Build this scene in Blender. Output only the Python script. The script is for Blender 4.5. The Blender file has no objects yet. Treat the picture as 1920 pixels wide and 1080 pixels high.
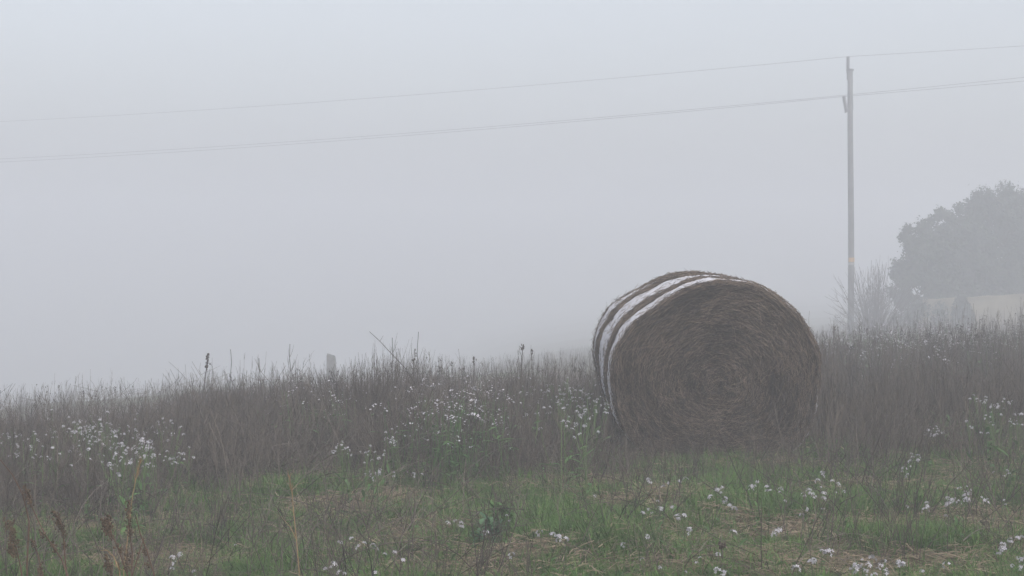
import bpy, math, random
import numpy as np
from mathutils import Vector, Matrix
rnd = random.Random(7)
nr = np.random.RandomState(11)
S = bpy.context.scene
COL = S.collection
PI = math.pi

# ------------------------------------------------------------------ camera
F, CX, HY, CZ = 3200.0, 960.0, 490.0, 1.5        # focal in photo pixels, horizon row, eye height
cd = bpy.data.cameras.new('camera')
cam = bpy.data.objects.new('camera', cd); COL.objects.link(cam)
cam.location = (0, 0, CZ); cam.rotation_euler = (PI/2, 0, 0)
cd.sensor_width = 36; cd.lens = F/1920*36
cd.shift_y = -(540-HY)/1920
cd.clip_start = 0.1; cd.clip_end = 3000
S.camera = cam
# ------------------------------------------------------------------ light
SUN_EL, SUN_AZ = math.radians(52), math.radians(150)
w = bpy.data.worlds.new('World'); S.world = w; w.use_nodes = True
nt = w.node_tree; nt.nodes.clear()
sky = nt.nodes.new('ShaderNodeTexSky'); sky.sky_type = 'NISHITA'; sky.sun_disc = False
sky.sun_elevation = SUN_EL; sky.sun_rotation = SUN_AZ
sky.air_density = 1.0; sky.dust_density = 4.0; sky.ozone_density = 1.0
hs = nt.nodes.new('ShaderNodeHueSaturation'); hs.inputs['Saturation'].default_value = 0.40
bg = nt.nodes.new('ShaderNodeBackground'); bg.inputs[1].default_value = 0.14
ou = nt.nodes.new('ShaderNodeOutputWorld')
nt.links.new(sky.outputs[0], hs.inputs['Color']); nt.links.new(hs.outputs[0], bg.inputs[0]); nt.links.new(bg.outputs[0], ou.inputs[0])
sd = bpy.data.lights.new('sun', 'SUN'); sd.energy = 0.5; sd.angle = math.radians(40); sd.color = (1, .985, .965)
sun = bpy.data.objects.new('sun', sd); COL.objects.link(sun)
sun.rotation_euler = (PI/2-SUN_EL, 0, PI-SUN_AZ)
S.view_settings.view_transform = 'Standard'; S.view_settings.look = 'None'
S.view_settings.gamma = 1; S.view_settings.exposure = 0.76
S.cycles.volume_bounces = 4
S.cycles.max_bounces = 6; S.cycles.diffuse_bounces = 3

FOG = 0.0135

# ------------------------------------------------------------------ terrain
def g(x, y):
    """height of the ground; works on floats and arrays"""
    x = np.asarray(x, float); y = np.asarray(y, float)
    k = 0.5*(1+np.tanh((y-14.5)/2.0))                # the near field is level, beyond the bale it falls away
    tilt = 9*np.tanh(x/9.0)*0.085 * (1-k) * 0.35 + k*(60*np.tanh(x/60)*0.074)
    yy = np.maximum(y-13.5, 0)
    yy = 150*np.tanh(yy/150)
    fall = -0.052*yy*k
    fall = fall-0.075*110*np.tanh(np.maximum(y-56, 0)/110)/(1+np.exp((x/np.maximum(y, 1)+.035)/.025))
    bump = (0.035*np.sin(x*1.3+0.7*y) + 0.03*np.sin(0.9*y-1.7*x+1.1) + 0.012*np.sin(3.7*x+2.9*y) + 0.012*np.sin(5.1*y-3.3*x+2)
            + k*0.12*np.sin(0.21*x+0.17*y+0.5))
    d = (x-1.45)**2 + (y-13.1)**2
    return tilt + fall + bump*(1-np.exp(-d/0.9))
def gz(x, y): return float(g(x, y))
def px2(x, y, z=None):
    z = gz(x, y) if z is None else z
    return CX + F*x/y, HY - F*(z-CZ)/y
def at(px, py, h=0.0, t0=4.0, t1=150.0):
    """first point along the sight line where the ground plus h is met"""
    t = np.linspace(t0, t1, 4000)
    xx = t*(px-CX)/F; zz = CZ + (HY-py)/F*t
    m = np.nonzero(zz <= g(xx, t) + h)[0]
    i = m[0] if len(m) else len(t)-1
    return float(xx[i]), float(t[i])
def dist_point(px, d):
    x = d*(px-CX)/F
    return x, d, gz(x, d)

# ------------------------------------------------------------------ materials
def mat(name, c1, c2, rough=0.85, noise=None, tint=True, ob=0.0, spec=0.2, bump=None, trans=0.0):
    """colour runs from c1 to c2 by each strand's own tint, by noise or by instance"""
    m = bpy.data.materials.new(name); m.use_nodes = True
    n = m.node_tree; n.nodes.clear()
    out = n.nodes.new('ShaderNodeOutputMaterial'); p = n.nodes.new('ShaderNodeBsdfPrincipled')
    p.inputs['Roughness'].default_value = rough; p.inputs['Specular IOR Level'].default_value = spec
    mix = n.nodes.new('ShaderNodeMix'); mix.data_type = 'RGBA'
    mix.inputs[6].default_value = (*c1, 1); mix.inputs[7].default_value = (*c2, 1)
    fac = None
    if tint:
        a = n.nodes.new('ShaderNodeAttribute'); a.attribute_name = 'tint'; fac = a.outputs['Fac']
    if noise:
        tc = n.nodes.new('ShaderNodeTexCoord'); ns = n.nodes.new('ShaderNodeTexNoise')
        ns.inputs['Scale'].default_value = noise; ns.inputs['Detail'].default_value = 5
        n.links.new(tc.outputs['Object'], ns.inputs['Vector'])
        mr = n.nodes.new('ShaderNodeMapRange'); mr.inputs[1].default_value = .3; mr.inputs[2].default_value = .7
        n.links.new(ns.outputs['Fac'], mr.inputs[0])
        if fac is None: fac = mr.outputs[0]
        else:
            mm = n.nodes.new('ShaderNodeMix'); mm.inputs[0].default_value = .4
            n.links.new(fac, mm.inputs[2]); n.links.new(mr.outputs[0], mm.inputs[3]); fac = mm.outputs[0]
    if ob:
        oi = n.nodes.new('ShaderNodeObjectInfo'); mm = n.nodes.new('ShaderNodeMix'); mm.inputs[0].default_value = ob
        n.links.new(fac, mm.inputs[2]); n.links.new(oi.outputs['Random'], mm.inputs[3]); fac = mm.outputs[0]
    if fac is not None: n.links.new(fac, mix.inputs[0])
    n.links.new(mix.outputs[2], p.inputs['Base Color'])
    if bump:
        tc = n.nodes.new('ShaderNodeTexCoord'); ns = n.nodes.new('ShaderNodeTexNoise'); ns.inputs['Scale'].default_value = bump[0]
        ns.inputs['Detail'].default_value = 6
        bp = n.nodes.new('ShaderNodeBump'); bp.inputs['Strength'].default_value = bump[1]; bp.inputs['Distance'].default_value = bump[2]
        n.links.new(tc.outputs['Object'], ns.inputs['Vector']); n.links.new(ns.outputs['Fac'], bp.inputs['Height'])
        n.links.new(bp.outputs[0], p.inputs['Normal'])
    sh = p.outputs[0]
    if trans:
        t = n.nodes.new('ShaderNodeBsdfTranslucent'); ms = n.nodes.new('ShaderNodeMixShader'); ms.inputs[0].default_value = trans
        n.links.new(mix.outputs[2], t.inputs[0]); n.links.new(p.outputs[0], ms.inputs[1]); n.links.new(t.outputs[0], ms.inputs[2]); sh = ms.outputs[0]
    n.links.new(sh, out.inputs[0])
    return m
M = {}
M['stem'] = mat('dry_stem', (.022, .018, .017), (.155, .130, .108), ob=.5)
M['twig'] = mat('dead_twig', (.022, .018, .017), (.17, .142, .118), ob=.35)
M['straw'] = mat('dry_litter', (.085, .064, .045), (.34, .275, .19), ob=.4)
M['blade'] = mat('grass_blade', (.027, .070, .016), (.145, .24, .066), ob=.45, trans=.25)
M['leaf'] = mat('weed_leaf', (.045, .11, .03), (.11, .20, .065), ob=.3, trans=.2)
M['paleleaf'] = mat('grey_green_leaf', (.055, .125, .065), (.12, .21, .11), trans=.2)
M['gstem'] = mat('green_stem', (.06, .10, .035), (.12, .17, .07))
M['petal'] = mat('white_petal', (.34, .32, .36), (.56, .54, .58), trans=.2)
M['rust'] = mat('rusty_seed', (.050, .037, .023), (.14, .095, .058))
M['rstem'] = mat('dock_stem', (.075, .045, .032), (.14, .085, .055))
M['gold'] = mat('golden_straw', (.17, .11, .055), (.33, .23, .125))
M['dark'] = mat('dark_seed_head', (.035, .022, .018), (.08, .055, .045))
M['bale'] = mat('weathered_straw', (.019, .0145, .0125), (.275, .208, .158), noise=None)
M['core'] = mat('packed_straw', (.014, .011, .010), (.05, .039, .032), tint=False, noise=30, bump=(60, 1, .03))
M['treeleaf'] = mat('tree_leaf', (.014, .024, .014), (.075, .095, .06), ob=.1)
M['bark'] = mat('bark', (.05, .04, .032), (.12, .10, .085), tint=False, noise=8, bump=(20, .8, .03))
M['shrub'] = mat('bare_branch', (.045, .035, .035), (.10, .08, .075))
M['pole'] = mat('weathered_pole', (.085, .085, .085), (.155, .155, .155), tint=False, noise=3, bump=(14, .5, .02))
M['metal'] = mat('dark_metal', (.07, .07, .075), (.12, .12, .12), tint=False, noise=5, rough=.5)
M['wire'] = mat('wire', (.10, .10, .11), (.14, .14, .15), tint=False, noise=2, rough=.5)
M['insul'] = mat('grey_insulator', (.06, .06, .07), (.1, .1, .11), tint=False, noise=5, rough=.4)
M['amber'] = mat('amber_plate', (.48, .25, .07), (.55, .32, .1), tint=False, noise=4, rough=.5)
M['white'] = mat('white_plate', (.3, .3, .3), (.4, .4, .4), tint=False, noise=4, rough=.5)
M['stone'] = mat('weathered_stone', (.09, .09, .09), (.20, .195, .19), tint=False, noise=9, bump=(30, .6, .02))
M['wall'] = mat('limewashed_wall', (.17, .145, .10), (.35, .31, .22), tint=False, noise=1.3, bump=(20, .6, .03))

def soil():
    m = bpy.data.materials.new('field_soil'); m.use_nodes = True
    n = m.node_tree; p = n.nodes['Principled BSDF']; p.inputs['Roughness'].default_value = .95; p.inputs['Specular IOR Level'].default_value = .1
    tc = n.nodes.new('ShaderNodeTexCoord')
    def ns(sc, det=6):
        a = n.nodes.new('ShaderNodeTexNoise'); a.inputs['Scale'].default_value = sc; a.inputs['Detail'].default_value = det
        n.links.new(tc.outputs['Object'], a.inputs['Vector']); return a
    r1 = n.nodes.new('ShaderNodeValToRGB'); r1.color_ramp.elements[0].color = (.050, .035, .026, 1); r1.color_ramp.elements[1].color = (.17, .115, .075, 1)
    r1.color_ramp.elements[0].position = .35; r1.color_ramp.elements[1].position = .7
    a = ns(22); n.links.new(a.outputs['Fac'], r1.inputs[0])
    r2 = n.nodes.new('ShaderNodeValToRGB'); r2.color_ramp.elements[0].color = (.035, .055, .018, 1); r2.color_ramp.elements[1].color = (.09, .12, .045, 1)
    b = ns(40); n.links.new(b.outputs['Fac'], r2.inputs[0])
    c = ns(1.1, 4); rc = n.nodes.new('ShaderNodeMapRange'); rc.inputs[1].default_value = .42; rc.inputs[2].default_value = .60
    n.links.new(c.outputs['Fac'], rc.inputs[0])
    mx = n.nodes.new('ShaderNodeMix'); mx.data_type = 'RGBA'
    n.links.new(rc.outputs[0], mx.inputs[0]); n.links.new(r1.outputs[0], mx.inputs[6]); n.links.new(r2.outputs[0], mx.inputs[7])
    n.links.new(mx.outputs[2], p.inputs['Base Color'])
    bp = n.nodes.new('ShaderNodeBump'); bp.inputs['Strength'].default_value = .9; bp.inputs['Distance'].default_value = .04
    d = ns(35); n.links.new(d.outputs['Fac'], bp.inputs['Height']); n.links.new(bp.outputs[0], p.inputs['Normal'])
    return m
M['soil'] = soil()

# ------------------------------------------------------------------ mesh helpers
class MB:
    def __init__(s): s.v = []; s.f = []; s.t = []
    def tube(s, pts, r0, r1=None, n=3, tint=None, cap=False):
        """a tapered tube along pts"""
        if r1 is None: r1 = r0
        if tint is None: tint = rnd.random()
        pts = [Vector(p) for p in pts]; b = len(s.v); L = len(pts)
        d = pts[-1]-pts[0]
        up = Vector((0, 0, 1)) if abs(d.normalized().z) < .9 else Vector((1, 0, 0))
        for i, p in enumerate(pts):
            tg = (pts[min(i+1, L-1)]-pts[max(i-1, 0)])
            a = tg.cross(up); a = a.normalized() if a.length > 1e-9 else Vector((1, 0, 0))
            c = tg.cross(a).normalized(); r = r0+(r1-r0)*i/(L-1)
            for k in range(n):
                an = 2*PI*k/n
                s.v.append(p+a*(r*math.cos(an))+c*(r*math.sin(an))); s.t.append(tint)
        for i in range(L-1):
            for k in range(n):
                s.f.append((b+i*n+k, b+i*n+(k+1) % n, b+(i+1)*n+(k+1) % n, b+(i+1)*n+k))
        if cap:
            s.f.append(tuple(b+k for k in range(n))[::-1]); s.f.append(tuple(b+(L-1)*n+k for k in range(n)))
    def quad(s, *p, tint=None):
        if tint is None: tint = rnd.random()
        b = len(s.v)
        for q in p: s.v.append(Vector(q)); s.t.append(tint)
        s.f.append(tuple(range(b, b+len(p))))
    def blade(s, base, dirv, L, wd, bend, tint=None, seg=3):
        """a thin tapering leaf that arches over"""
        if tint is None: tint = rnd.random()
        base = Vector(base); h = Vector((dirv[0], dirv[1], 0)); h = h.normalized() if h.length > 1e-6 else Vector((1, 0, 0))
        side = Vector((-h.y, h.x, 0)); a = math.atan2(dirv[2], math.hypot(dirv[0], dirv[1])); p = base.copy(); b = len(s.v)
        for i in range(seg+1):
            wi = wd*(1-(i/seg)**1.6)*.5+0.0002
            s.v += [p-side*wi, p+side*wi]; s.t += [tint, tint]
            a -= bend/seg
            p = p + (h*math.cos(a)+Vector((0, 0, 1))*math.sin(a))*(L/seg)
        for i in range(seg): s.f.append((b+2*i, b+2*i+1, b+2*i+3, b+2*i+2))
    def leaf(s, base, az, el, L, wd, tint=None, fold=.25, droop=.6):
        if tint is None: tint = rnd.random()
        h = Vector((math.cos(az), math.sin(az), 0)); side = Vector((-h.y, h.x, 0)); p = Vector(base); b = len(s.v)
        prof = (.15, .75, 1.0, .7, .05); a = el
        for i, q in enumerate(prof):
            up = Vector((0, 0, 1))
            s.v += [p-side*wd*.5*q+up*fold*wd*.5*q, p, p+side*wd*.5*q+up*fold*wd*.5*q]; s.t += [tint*.8, tint, tint*.9]
            a -= droop/4
            p = p+(h*math.cos(a)+up*math.sin(a))*(L/4)
        for i in range(4):
            for k in (0, 1): s.f.append((b+3*i+k, b+3*i+k+1, b+3*i+k+4, b+3*i+k+3))
    def box(s, x0, x1, y0, y1, z0, z1, tint=.5):
        b = len(s.v)
        for z in (z0, z1):
            for x, y in ((x0, y0), (x1, y0), (x1, y1), (x0, y1)): s.v.append(Vector((x, y, z))); s.t.append(tint)
        for f in ((0, 3, 2, 1), (4, 5, 6, 7), (0, 1, 5, 4), (1, 2, 6, 5), (2, 3, 7, 6), (3, 0, 4, 7)): s.f.append(tuple(b+i for i in f))
    def lathe(s, prof, c=(0, 0, 0), n=12, tint=.5):
        b = len(s.v)
        for r, z in prof:
            for k in range(n):
                an = 2*PI*k/n; s.v.append(Vector((c[0]+r*math.cos(an), c[1]+r*math.sin(an), c[2]+z))); s.t.append(tint)
        for i in range(len(prof)-1):
            for k in range(n): s.f.append((b+i*n+k, b+i*n+(k+1) % n, b+(i+1)*n+(k+1) % n, b+(i+1)*n+k))
        s.f.append(tuple(b+k for k in range(n))[::-1]); s.f.append(tuple(b+(len(prof)-1)*n+k for k in range(n)))
    def blob(s, c, rx, ry, rz, n=5, tint=None):
        """a small lumpy seed or bud"""
        if tint is None: tint = rnd.random()
        prof = [(math.sin(PI*i/4)*1.0, -math.cos(PI*i/4)) for i in range(1, 4)]
        b = len(s.v); c = Vector(c)
        s.v.append(c-Vector((0, 0, rz))); s.t.append(tint)
        for r, z in prof:
            for k in range(n):
                an = 2*PI*k/n; s.v.append(c+Vector((r*rx*math.cos(an), r*ry*math.sin(an), z*rz))); s.t.append(tint)
        s.v.append(c+Vector((0, 0, rz))); s.t.append(tint)
        for k in range(n): s.f.append((b, b+1+(k+1) % n, b+1+k))
        for i in range(2):
            for k in range(n): s.f.append((b+1+i*n+k, b+1+i*n+(k+1) % n, b+1+(i+1)*n+(k+1) % n, b+1+(i+1)*n+k))
        e = b+1+3*n
        for k in range(n): s.f.append((b+1+2*n+k, b+1+2*n+(k+1) % n, e))
    def mesh(s, name, m, smooth=False):
        me = bpy.data.meshes.new(name); me.from_pydata([tuple(v) for v in s.v], [], s.f)
        at_ = me.attributes.new('tint', 'FLOAT', 'POINT'); at_.data.foreach_set('value', np.array(s.t, dtype=np.float32))
        me.materials.append(m)
        if smooth: me.shade_smooth()
        return me
    def obj(s, name, m, parent=None, smooth=False, loc=None, link=True):
        o = bpy.data.objects.new(name, s.mesh(name, m, smooth))
        if link: COL.objects.link(o)
        if parent: o.parent = parent
        if loc: o.location = loc
        return o
def tag(o, label=None, cat=None, group=None, kind=None):
    if label: o['label'] = label
    if cat: o['category'] = cat
    if group: o['group'] = group
    if kind: o['kind'] = kind
    return o
def empty(name, loc, rz=0, label=None, cat=None, group=None):
    o = bpy.data.objects.new(name, None); COL.objects.link(o); o.location = loc; o.rotation_euler = (0, 0, rz)
    o.empty_display_size = .1
    return tag(o, label, cat, group)
def curve_pts(p0, az, lean, L, n=5, curl=0.2, wob=.02):
    """a stem path: starts leaning `lean` from the vertical and changes by curl"""
    p = Vector(p0); out = [p.copy()]; a = lean; z = az
    for i in range(n):
        a += curl/n + rnd.gauss(0, wob); z += rnd.gauss(0, wob*2)
        p = p+Vector((math.sin(a)*math.cos(z), math.sin(a)*math.sin(z), math.cos(a)))*(L/n); out.append(p.copy())
    return out

# scatter: one object, its clumps repeated by geometry nodes from a library of variants
def scatter(name, meshes, P, rz, tilt, sc, label, cat=None, tiltaz=None):
    lib = bpy.data.collections.new(name+'_variants')
    for i, me in enumerate(meshes):
        lib.objects.link(bpy.data.objects.new('%s_variant_%02d' % (name, i), me))
    me = bpy.data.meshes.new(name); N = len(P)
    me.from_pydata([tuple(p) for p in P], [], [])
    rot = np.zeros((N, 3), np.float32); ta = nr.rand(N)*2*PI if tiltaz is None else tiltaz
    rot[:, 0] = tilt*np.cos(ta); rot[:, 1] = tilt*np.sin(ta); rot[:, 2] = rz
    a = me.attributes.new('rot', 'FLOAT_VECTOR', 'POINT'); a.data.foreach_set('vector', rot.ravel())
    a = me.attributes.new('scl', 'FLOAT', 'POINT'); a.data.foreach_set('value', np.asarray(sc, np.float32))
    a = me.attributes.new('idx', 'INT', 'POINT'); a.data.foreach_set('value', nr.randint(0, len(meshes), N).astype(np.int32))
    o = bpy.data.objects.new(name, me); COL.objects.link(o)
    tag(o, label, cat, kind='stuff')
    t = bpy.data.node_groups.new(name+'_nodes', 'GeometryNodeTree')
    t.interface.new_socket('Geometry', in_out='INPUT', socket_type='NodeSocketGeometry')
    t.interface.new_socket('Geometry', in_out='OUTPUT', socket_type='NodeSocketGeometry')
    gi = t.nodes.new('NodeGroupInput'); go = t.nodes.new('NodeGroupOutput')
    ip = t.nodes.new('GeometryNodeInstanceOnPoints'); ci = t.nodes.new('GeometryNodeCollectionInfo')
    ci.inputs['Collection'].default_value = lib; ci.inputs['Separate Children'].default_value = True; ci.inputs['Reset Children'].default_value = True
    ip.inputs['Pick Instance'].default_value = True
    def na(nm, ty):
        q = t.nodes.new('GeometryNodeInputNamedAttribute'); q.data_type = ty; q.inputs[0].default_value = nm; return q.outputs[0]
    l = t.links.new
    l(gi.outputs[0], ip.inputs['Points']); l(ci.outputs[0], ip.inputs['Instance'])
    l(na('idx', 'INT'), ip.inputs['Instance Index'])
    l(na('rot', 'FLOAT_VECTOR'), ip.inputs['Rotation']); l(na('scl', 'FLOAT'), ip.inputs['Scale'])
    l(ip.outputs[0], go.inputs[0])
    md = o.modifiers.new('scatter', 'NODES'); md.node_group = t
    return o

# ------------------------------------------------------------------ the setting: ground sheet
def build_ground():
    xs = np.concatenate([-np.geomspace(260, 9, 60), np.linspace(-8.9, 8.9, 140), np.geomspace(9, 260, 60)])
    ys = np.concatenate([np.linspace(-25, 4, 20), np.linspace(4.2, 26, 150), np.geomspace(26.3, 330, 110)])
    X, Y = np.meshgrid(xs, ys); Z = g(X, Y)
    nx, ny = len(xs), len(ys)
    V = np.stack([X.ravel(), Y.ravel(), Z.ravel()], 1)
    fs = [(j*nx+i, j*nx+i+1, (j+1)*nx+i+1, (j+1)*nx+i) for j in range(ny-1) for i in range(nx-1)]
    me = bpy.data.meshes.new('ground'); me.from_pydata(V.tolist(), [], fs); me.shade_smooth(); me.materials.append(M['soil'])
    o = bpy.data.objects.new('ground', me); COL.objects.link(o); tag(o, kind='structure')
build_ground()

# ------------------------------------------------------------------ zones, in the field's own plan
BX = np.array([-300, 0, 200, 350, 480, 560, 800, 1000, 1140, 1340, 1545, 1700, 1920, 2300.])
BY = np.array([930, 925, 915, 885, 850, 842, 838, 846, 850, 812, 848, 840, 815, 800.])
def base_row(px): return np.interp(px, BX, BY)
def ppx(x, y): return CX+F*x/y
def ppy(x, y): return HY-F*(g(x, y)-CZ)/y
def sample(n, d0, d1, mx=0.34, power=1.0):
    """n points spread evenly over the part of the field in view"""
    u = nr.rand(n); d = np.sqrt(d0**2+(d1**2-d0**2)*u)
    x = (nr.rand(n)*2-1)*mx*d
    return x, d
def bale_clear(x, y, m=.12):
    # footprint of the bale in its own axes
    dx, dy = x-1.49, y-12.5
    c, s_ = math.cos(-.075), math.sin(-.075)
    a = dx*c+dy*s_*-1; b = dy
    return ~((np.abs(dx+0.075*dy) < .62+m) & (dy > -.02-m*.3) & (dy < 1.3+m))
def fbm(x, y, s=1.0, ph=0):
    x = x*s; y = y*s
    return (np.sin(x*1.7+y*.6+ph)+np.sin(y*2.1-x*.9+1.3*ph)+.6*np.sin(3.9*x+2.7*y+ph*2)+.6*np.sin(4.7*y-3.1*x+ph)
            + .4*np.sin(8.1*x-6.3*y+ph))/3.6

# ---- dry tall weeds
def weed_variant(nst, h0, h1, spread, branchy=1.0, lean=.12):
    b = MB()
    for i in range(nst):
        x, y = rnd.gauss(0, spread), rnd.gauss(0, spread); h = rnd.uniform(h0, h1); az = rnd.uniform(0, 2*PI)
        pts = curve_pts((x, y, -.03), az, rnd.gauss(0, lean), h, 6, rnd.gauss(0, .15), .04); t = rnd.random()
        b.tube(pts, .0030, .0011, 3, t)
        nb = int(rnd.uniform(5, 11)*branchy)
        for k in range(nb):
            f = rnd.uniform(.25, .97)*6; j = min(int(f), 5); p = pts[j].lerp(pts[j+1], f-j)
            q = curve_pts(p, rnd.uniform(0, 2*PI), rnd.uniform(.3, .75), rnd.uniform(.08, .3)*(1.25-f/6), 3, -rnd.uniform(.1, .5), .08)
            b.tube(q, .0016, .0007, 3, min(1, max(0, t+rnd.gauss(0, .15))))
            if rnd.random() < .35:
                q2 = curve_pts(q[1], rnd.uniform(0, 2*PI), rnd.uniform(.2, .6), rnd.uniform(.04, .1), 2, 0, .08)
                b.tube(q2, .001, .0006, 3, t)
    return b.mesh('dry_weed', M['stem'])
def twig_variant(n, L):
    b = MB()
    for i in range(n):
        p0 = (rnd.gauss(0, .22), rnd.gauss(0, .22), rnd.uniform(0, .06))
        pts = curve_pts(p0, rnd.uniform(0, 2*PI), rnd.uniform(.3, 1.35), rnd.uniform(.4, 1)*L, 5, rnd.uniform(-.3, .9), .09); t = rnd.random()
        b.tube(pts, rnd.uniform(.0018, .0035), .001, 3, t)
        for k in range(rnd.randint(1, 5)):
            j = rnd.randint(1, 4)
            q = curve_pts(pts[j], rnd.uniform(0, 2*PI), rnd.uniform(.4, 1.3), rnd.uniform(.06, .22), 3, rnd.uniform(-.3, .5), .1)
            b.tube(q, .0015, .0008, 3, t)
    return b.mesh('twig_tangle', M['twig'])
def blade_variant(n, L, wd, m='blade', spread=.05, dead=.0):
    b = MB()
    for i in range(n):
        az = rnd.uniform(0, 2*PI); el = rnd.uniform(.7, 1.5); r = abs(rnd.gauss(0, spread))
        b.blade((r*math.cos(az), r*math.sin(az), -.005), (math.cos(az+rnd.gauss(0, .8))*math.cos(el), math.sin(az)*math.cos(el), math.sin(el)),
                L*rnd.uniform(.5, 1.15), wd*rnd.uniform(.7, 1.2), rnd.uniform(.2, 1.6))
    return b.mesh('grass_tuft', M[m])
def litter_variant(n, L):
    b = MB()
    for i in range(n):
        x, y = rnd.gauss(0, .09), rnd.gauss(0, .09); az = rnd.uniform(0, 2*PI); l = L*rnd.uniform(.3, 1); z = rnd.uniform(.003, .028)
        d = Vector((math.cos(az), math.sin(az), rnd.gauss(0, .18)))*l*.5; c = Vector((x, y, z))
        k = Vector((rnd.gauss(0, .006), rnd.gauss(0, .006), abs(rnd.gauss(0, .008))))
        b.tube([c-d, c+k, c+d], rnd.uniform(.0010, .0024), None, 3)
    return b.mesh('straw_litter', M['straw'])
def forb_variant(n):
    b = MB()
    for i in range(n):
        az = rnd.uniform(0, 2*PI); r = rnd.uniform(0, .03)
        b.leaf((r*math.cos(az), r*math.sin(az), 0), az, rnd.uniform(.3, 1.2), rnd.uniform(.05, .12), rnd.uniform(.014, .032), droop=rnd.uniform(.3, 1.2))
    return b.mesh('leafy_weed', M['leaf'])

def seedy_variant(n, h0, h1):
    b = MB()
    for i in range(n):
        t = rnd.random(); pts = curve_pts((rnd.gauss(0, .1), rnd.gauss(0, .1), -.03), rnd.uniform(0, 6.3), rnd.gauss(0, .22), rnd.uniform(h0, h1), 6, rnd.gauss(0, .35), .05); b.tube(pts, .0026, .0012, 3, t)
        for k in range(rnd.randint(3, 6)):
            j = rnd.randint(3, 5); q = curve_pts(pts[j], rnd.uniform(0, 6.3), rnd.uniform(.3, .9), rnd.uniform(.05, .16), 3, -.4, .06); b.tube(q, .0013, .0008, 3, t)
            for m_ in range(3): b.blob(q[-1]+Vector((rnd.gauss(0, .006), rnd.gauss(0, .006), rnd.gauss(0, .008))), .005, .005, .008, 4, t*.5)
        for m_ in range(rnd.randint(2, 5)):
            j = rnd.randint(1, 4); b.leaf(pts[j], rnd.uniform(0, 6.3), -.6, rnd.uniform(.03, .08), .012, t, .8, 1.2)
    return b.mesh('seedy_weed', M['stem'])
def bent_variant(n):
    b = MB()
    for i in range(n):
        t = rnd.random(); p0 = (rnd.gauss(0, .12), rnd.gauss(0, .12), 0); az = rnd.uniform(0, 6.3); k = rnd.uniform(.2, .5)
        pts = curve_pts(p0, az, rnd.uniform(.05, .5), k, 3, .1, .04); q = curve_pts(pts[-1], az+rnd.gauss(0, .5), rnd.uniform(1.0, 2.2), rnd.uniform(.15, .45), 3, .2, .06); b.tube(pts+q[1:], .0028, .0012, 3, t)
    return b.mesh('bent_weed', M['twig'])
SEEDY = [seedy_variant(6, .5, .95) for i in range(5)]; BENT = [bent_variant(9) for i in range(5)]
TG = [blade_variant(34, .62, .0055, m='straw', spread=.07) for i in range(4)]
W_near = [weed_variant(7, .55, .95, .10) for i in range(8)]
W_tall = [weed_variant(5, .85, 1.25, .10, .9, .08) for i in range(5)]
W_low = [weed_variant(8, .25, .55, .12, .8, .25) for i in range(6)]
TW = [twig_variant(9, .65) for i in range(7)]
GR = [blade_variant(26, .11, .0045) for i in range(8)]
GRL = [blade_variant(30, .20, .005, spread=.06) for i in range(5)]
DG = [blade_variant(22, .22, .004, m='straw', spread=.05) for i in range(5)]
LI = [litter_variant(16, .16) for i in range(7)]
FB = [forb_variant(8) for i in range(6)]

# gaps in the brown weeds where white flowers stand: (px, py, rx, ry)
GAPS = [(200, 835, 170, 45), (40, 835, 90, 40), (870, 740, 75, 55), (1065, 765, 85, 50), (700, 835, 60, 30), (1860, 800, 80, 45), (1750, 830, 45, 25)]
def gap(px, py):
    r = np.zeros_like(px)
    for a, b_, c, d in GAPS: r = np.maximum(r, np.clip(1.3-((px-a)/c)**2-((py-b_)/d)**2, 0, 1))
    return r
def foot(px, py):
    return 1-.93*np.exp(-(((px-1345)/190)**4+((py-865)/60)**4))
def place(n, d0, d1, prob, smin, smax, tilt, mx=.44):
    n = int(n*mx/.34)
    x, y = sample(n, d0, d1, mx)
    px, py = ppx(x, y), ppy(x, y)
    k = nr.rand(n) < prob(px, py, x, y)
    k &= bale_clear(x, y)
    x, y = x[k], y[k]; N = len(x)
    P = np.stack([x, y, g(x, y)], 1)
    sc_ = nr.uniform(smin, smax, N)*(1+.26*fbm(x, y, 1.1, 9))
    if d1 > 20: sc_ *= np.interp(ppx(x, y), [0, 300, 430, 560, 760, 900, 1150, 1540, 1700, 1920], [.72, .68, .68, .74, .80, .66, .72, .84, .84, .78])
    if d1 > 20: sc_ *= 1+np.clip((470-ppx(x, y))/90, 0, 1)*np.where(y < 20, -.20, .12)
    if d1 > 20: sc_ *= 1-.30*np.clip((ppx(x, y)-1540)/60, 0, 1)*np.clip((19-y)/3, 0, 1)
    return P, nr.rand(N)*2*PI, np.abs(nr.randn(N))*tilt, sc_

def p_belt(px, py, x, y):
    up = (base_row(px)-py)/26.0                     # how far inside the belt
    p = np.clip(up, 0, 1)*(.55+.45*np.clip(1+fbm(x, y, .9, 2), 0, 1))
    return p*(1-.8*gap(px, py))*foot(px, py)
P, r, t, s = place(3300, 11, 24, p_belt, .75, 1.2, .10)
scatter('dry_weeds', W_near, P, r, t, s, 'brown dry weed stalks massed in a belt behind the bale')
P, r, t, s = place(900, 11, 26, p_belt, .75, 1.15, .12)
scatter('seed_headed_weeds', SEEDY, P, r, t, s, 'dark seed-headed dead weeds mixed through the brown belt')
P, r, t, s = place(1300, 10.5, 24, p_belt, .75, 1.25, .15)
scatter('bent_weeds', BENT, P, r, t, s, 'bent and broken pale stalks leaning through the brown belt')
P, r, t, s = place(1000, 11, 26, lambda px, py, x, y: p_belt(px, py, x, y)*np.clip(1.6*fbm(x, y, 1.1, 13), 0, 1), .6, 1.1, .12)
scatter('tall_dead_grass', TG, P, r, t, s, 'clumps of tall tan dead grass within the brown belt')
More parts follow.
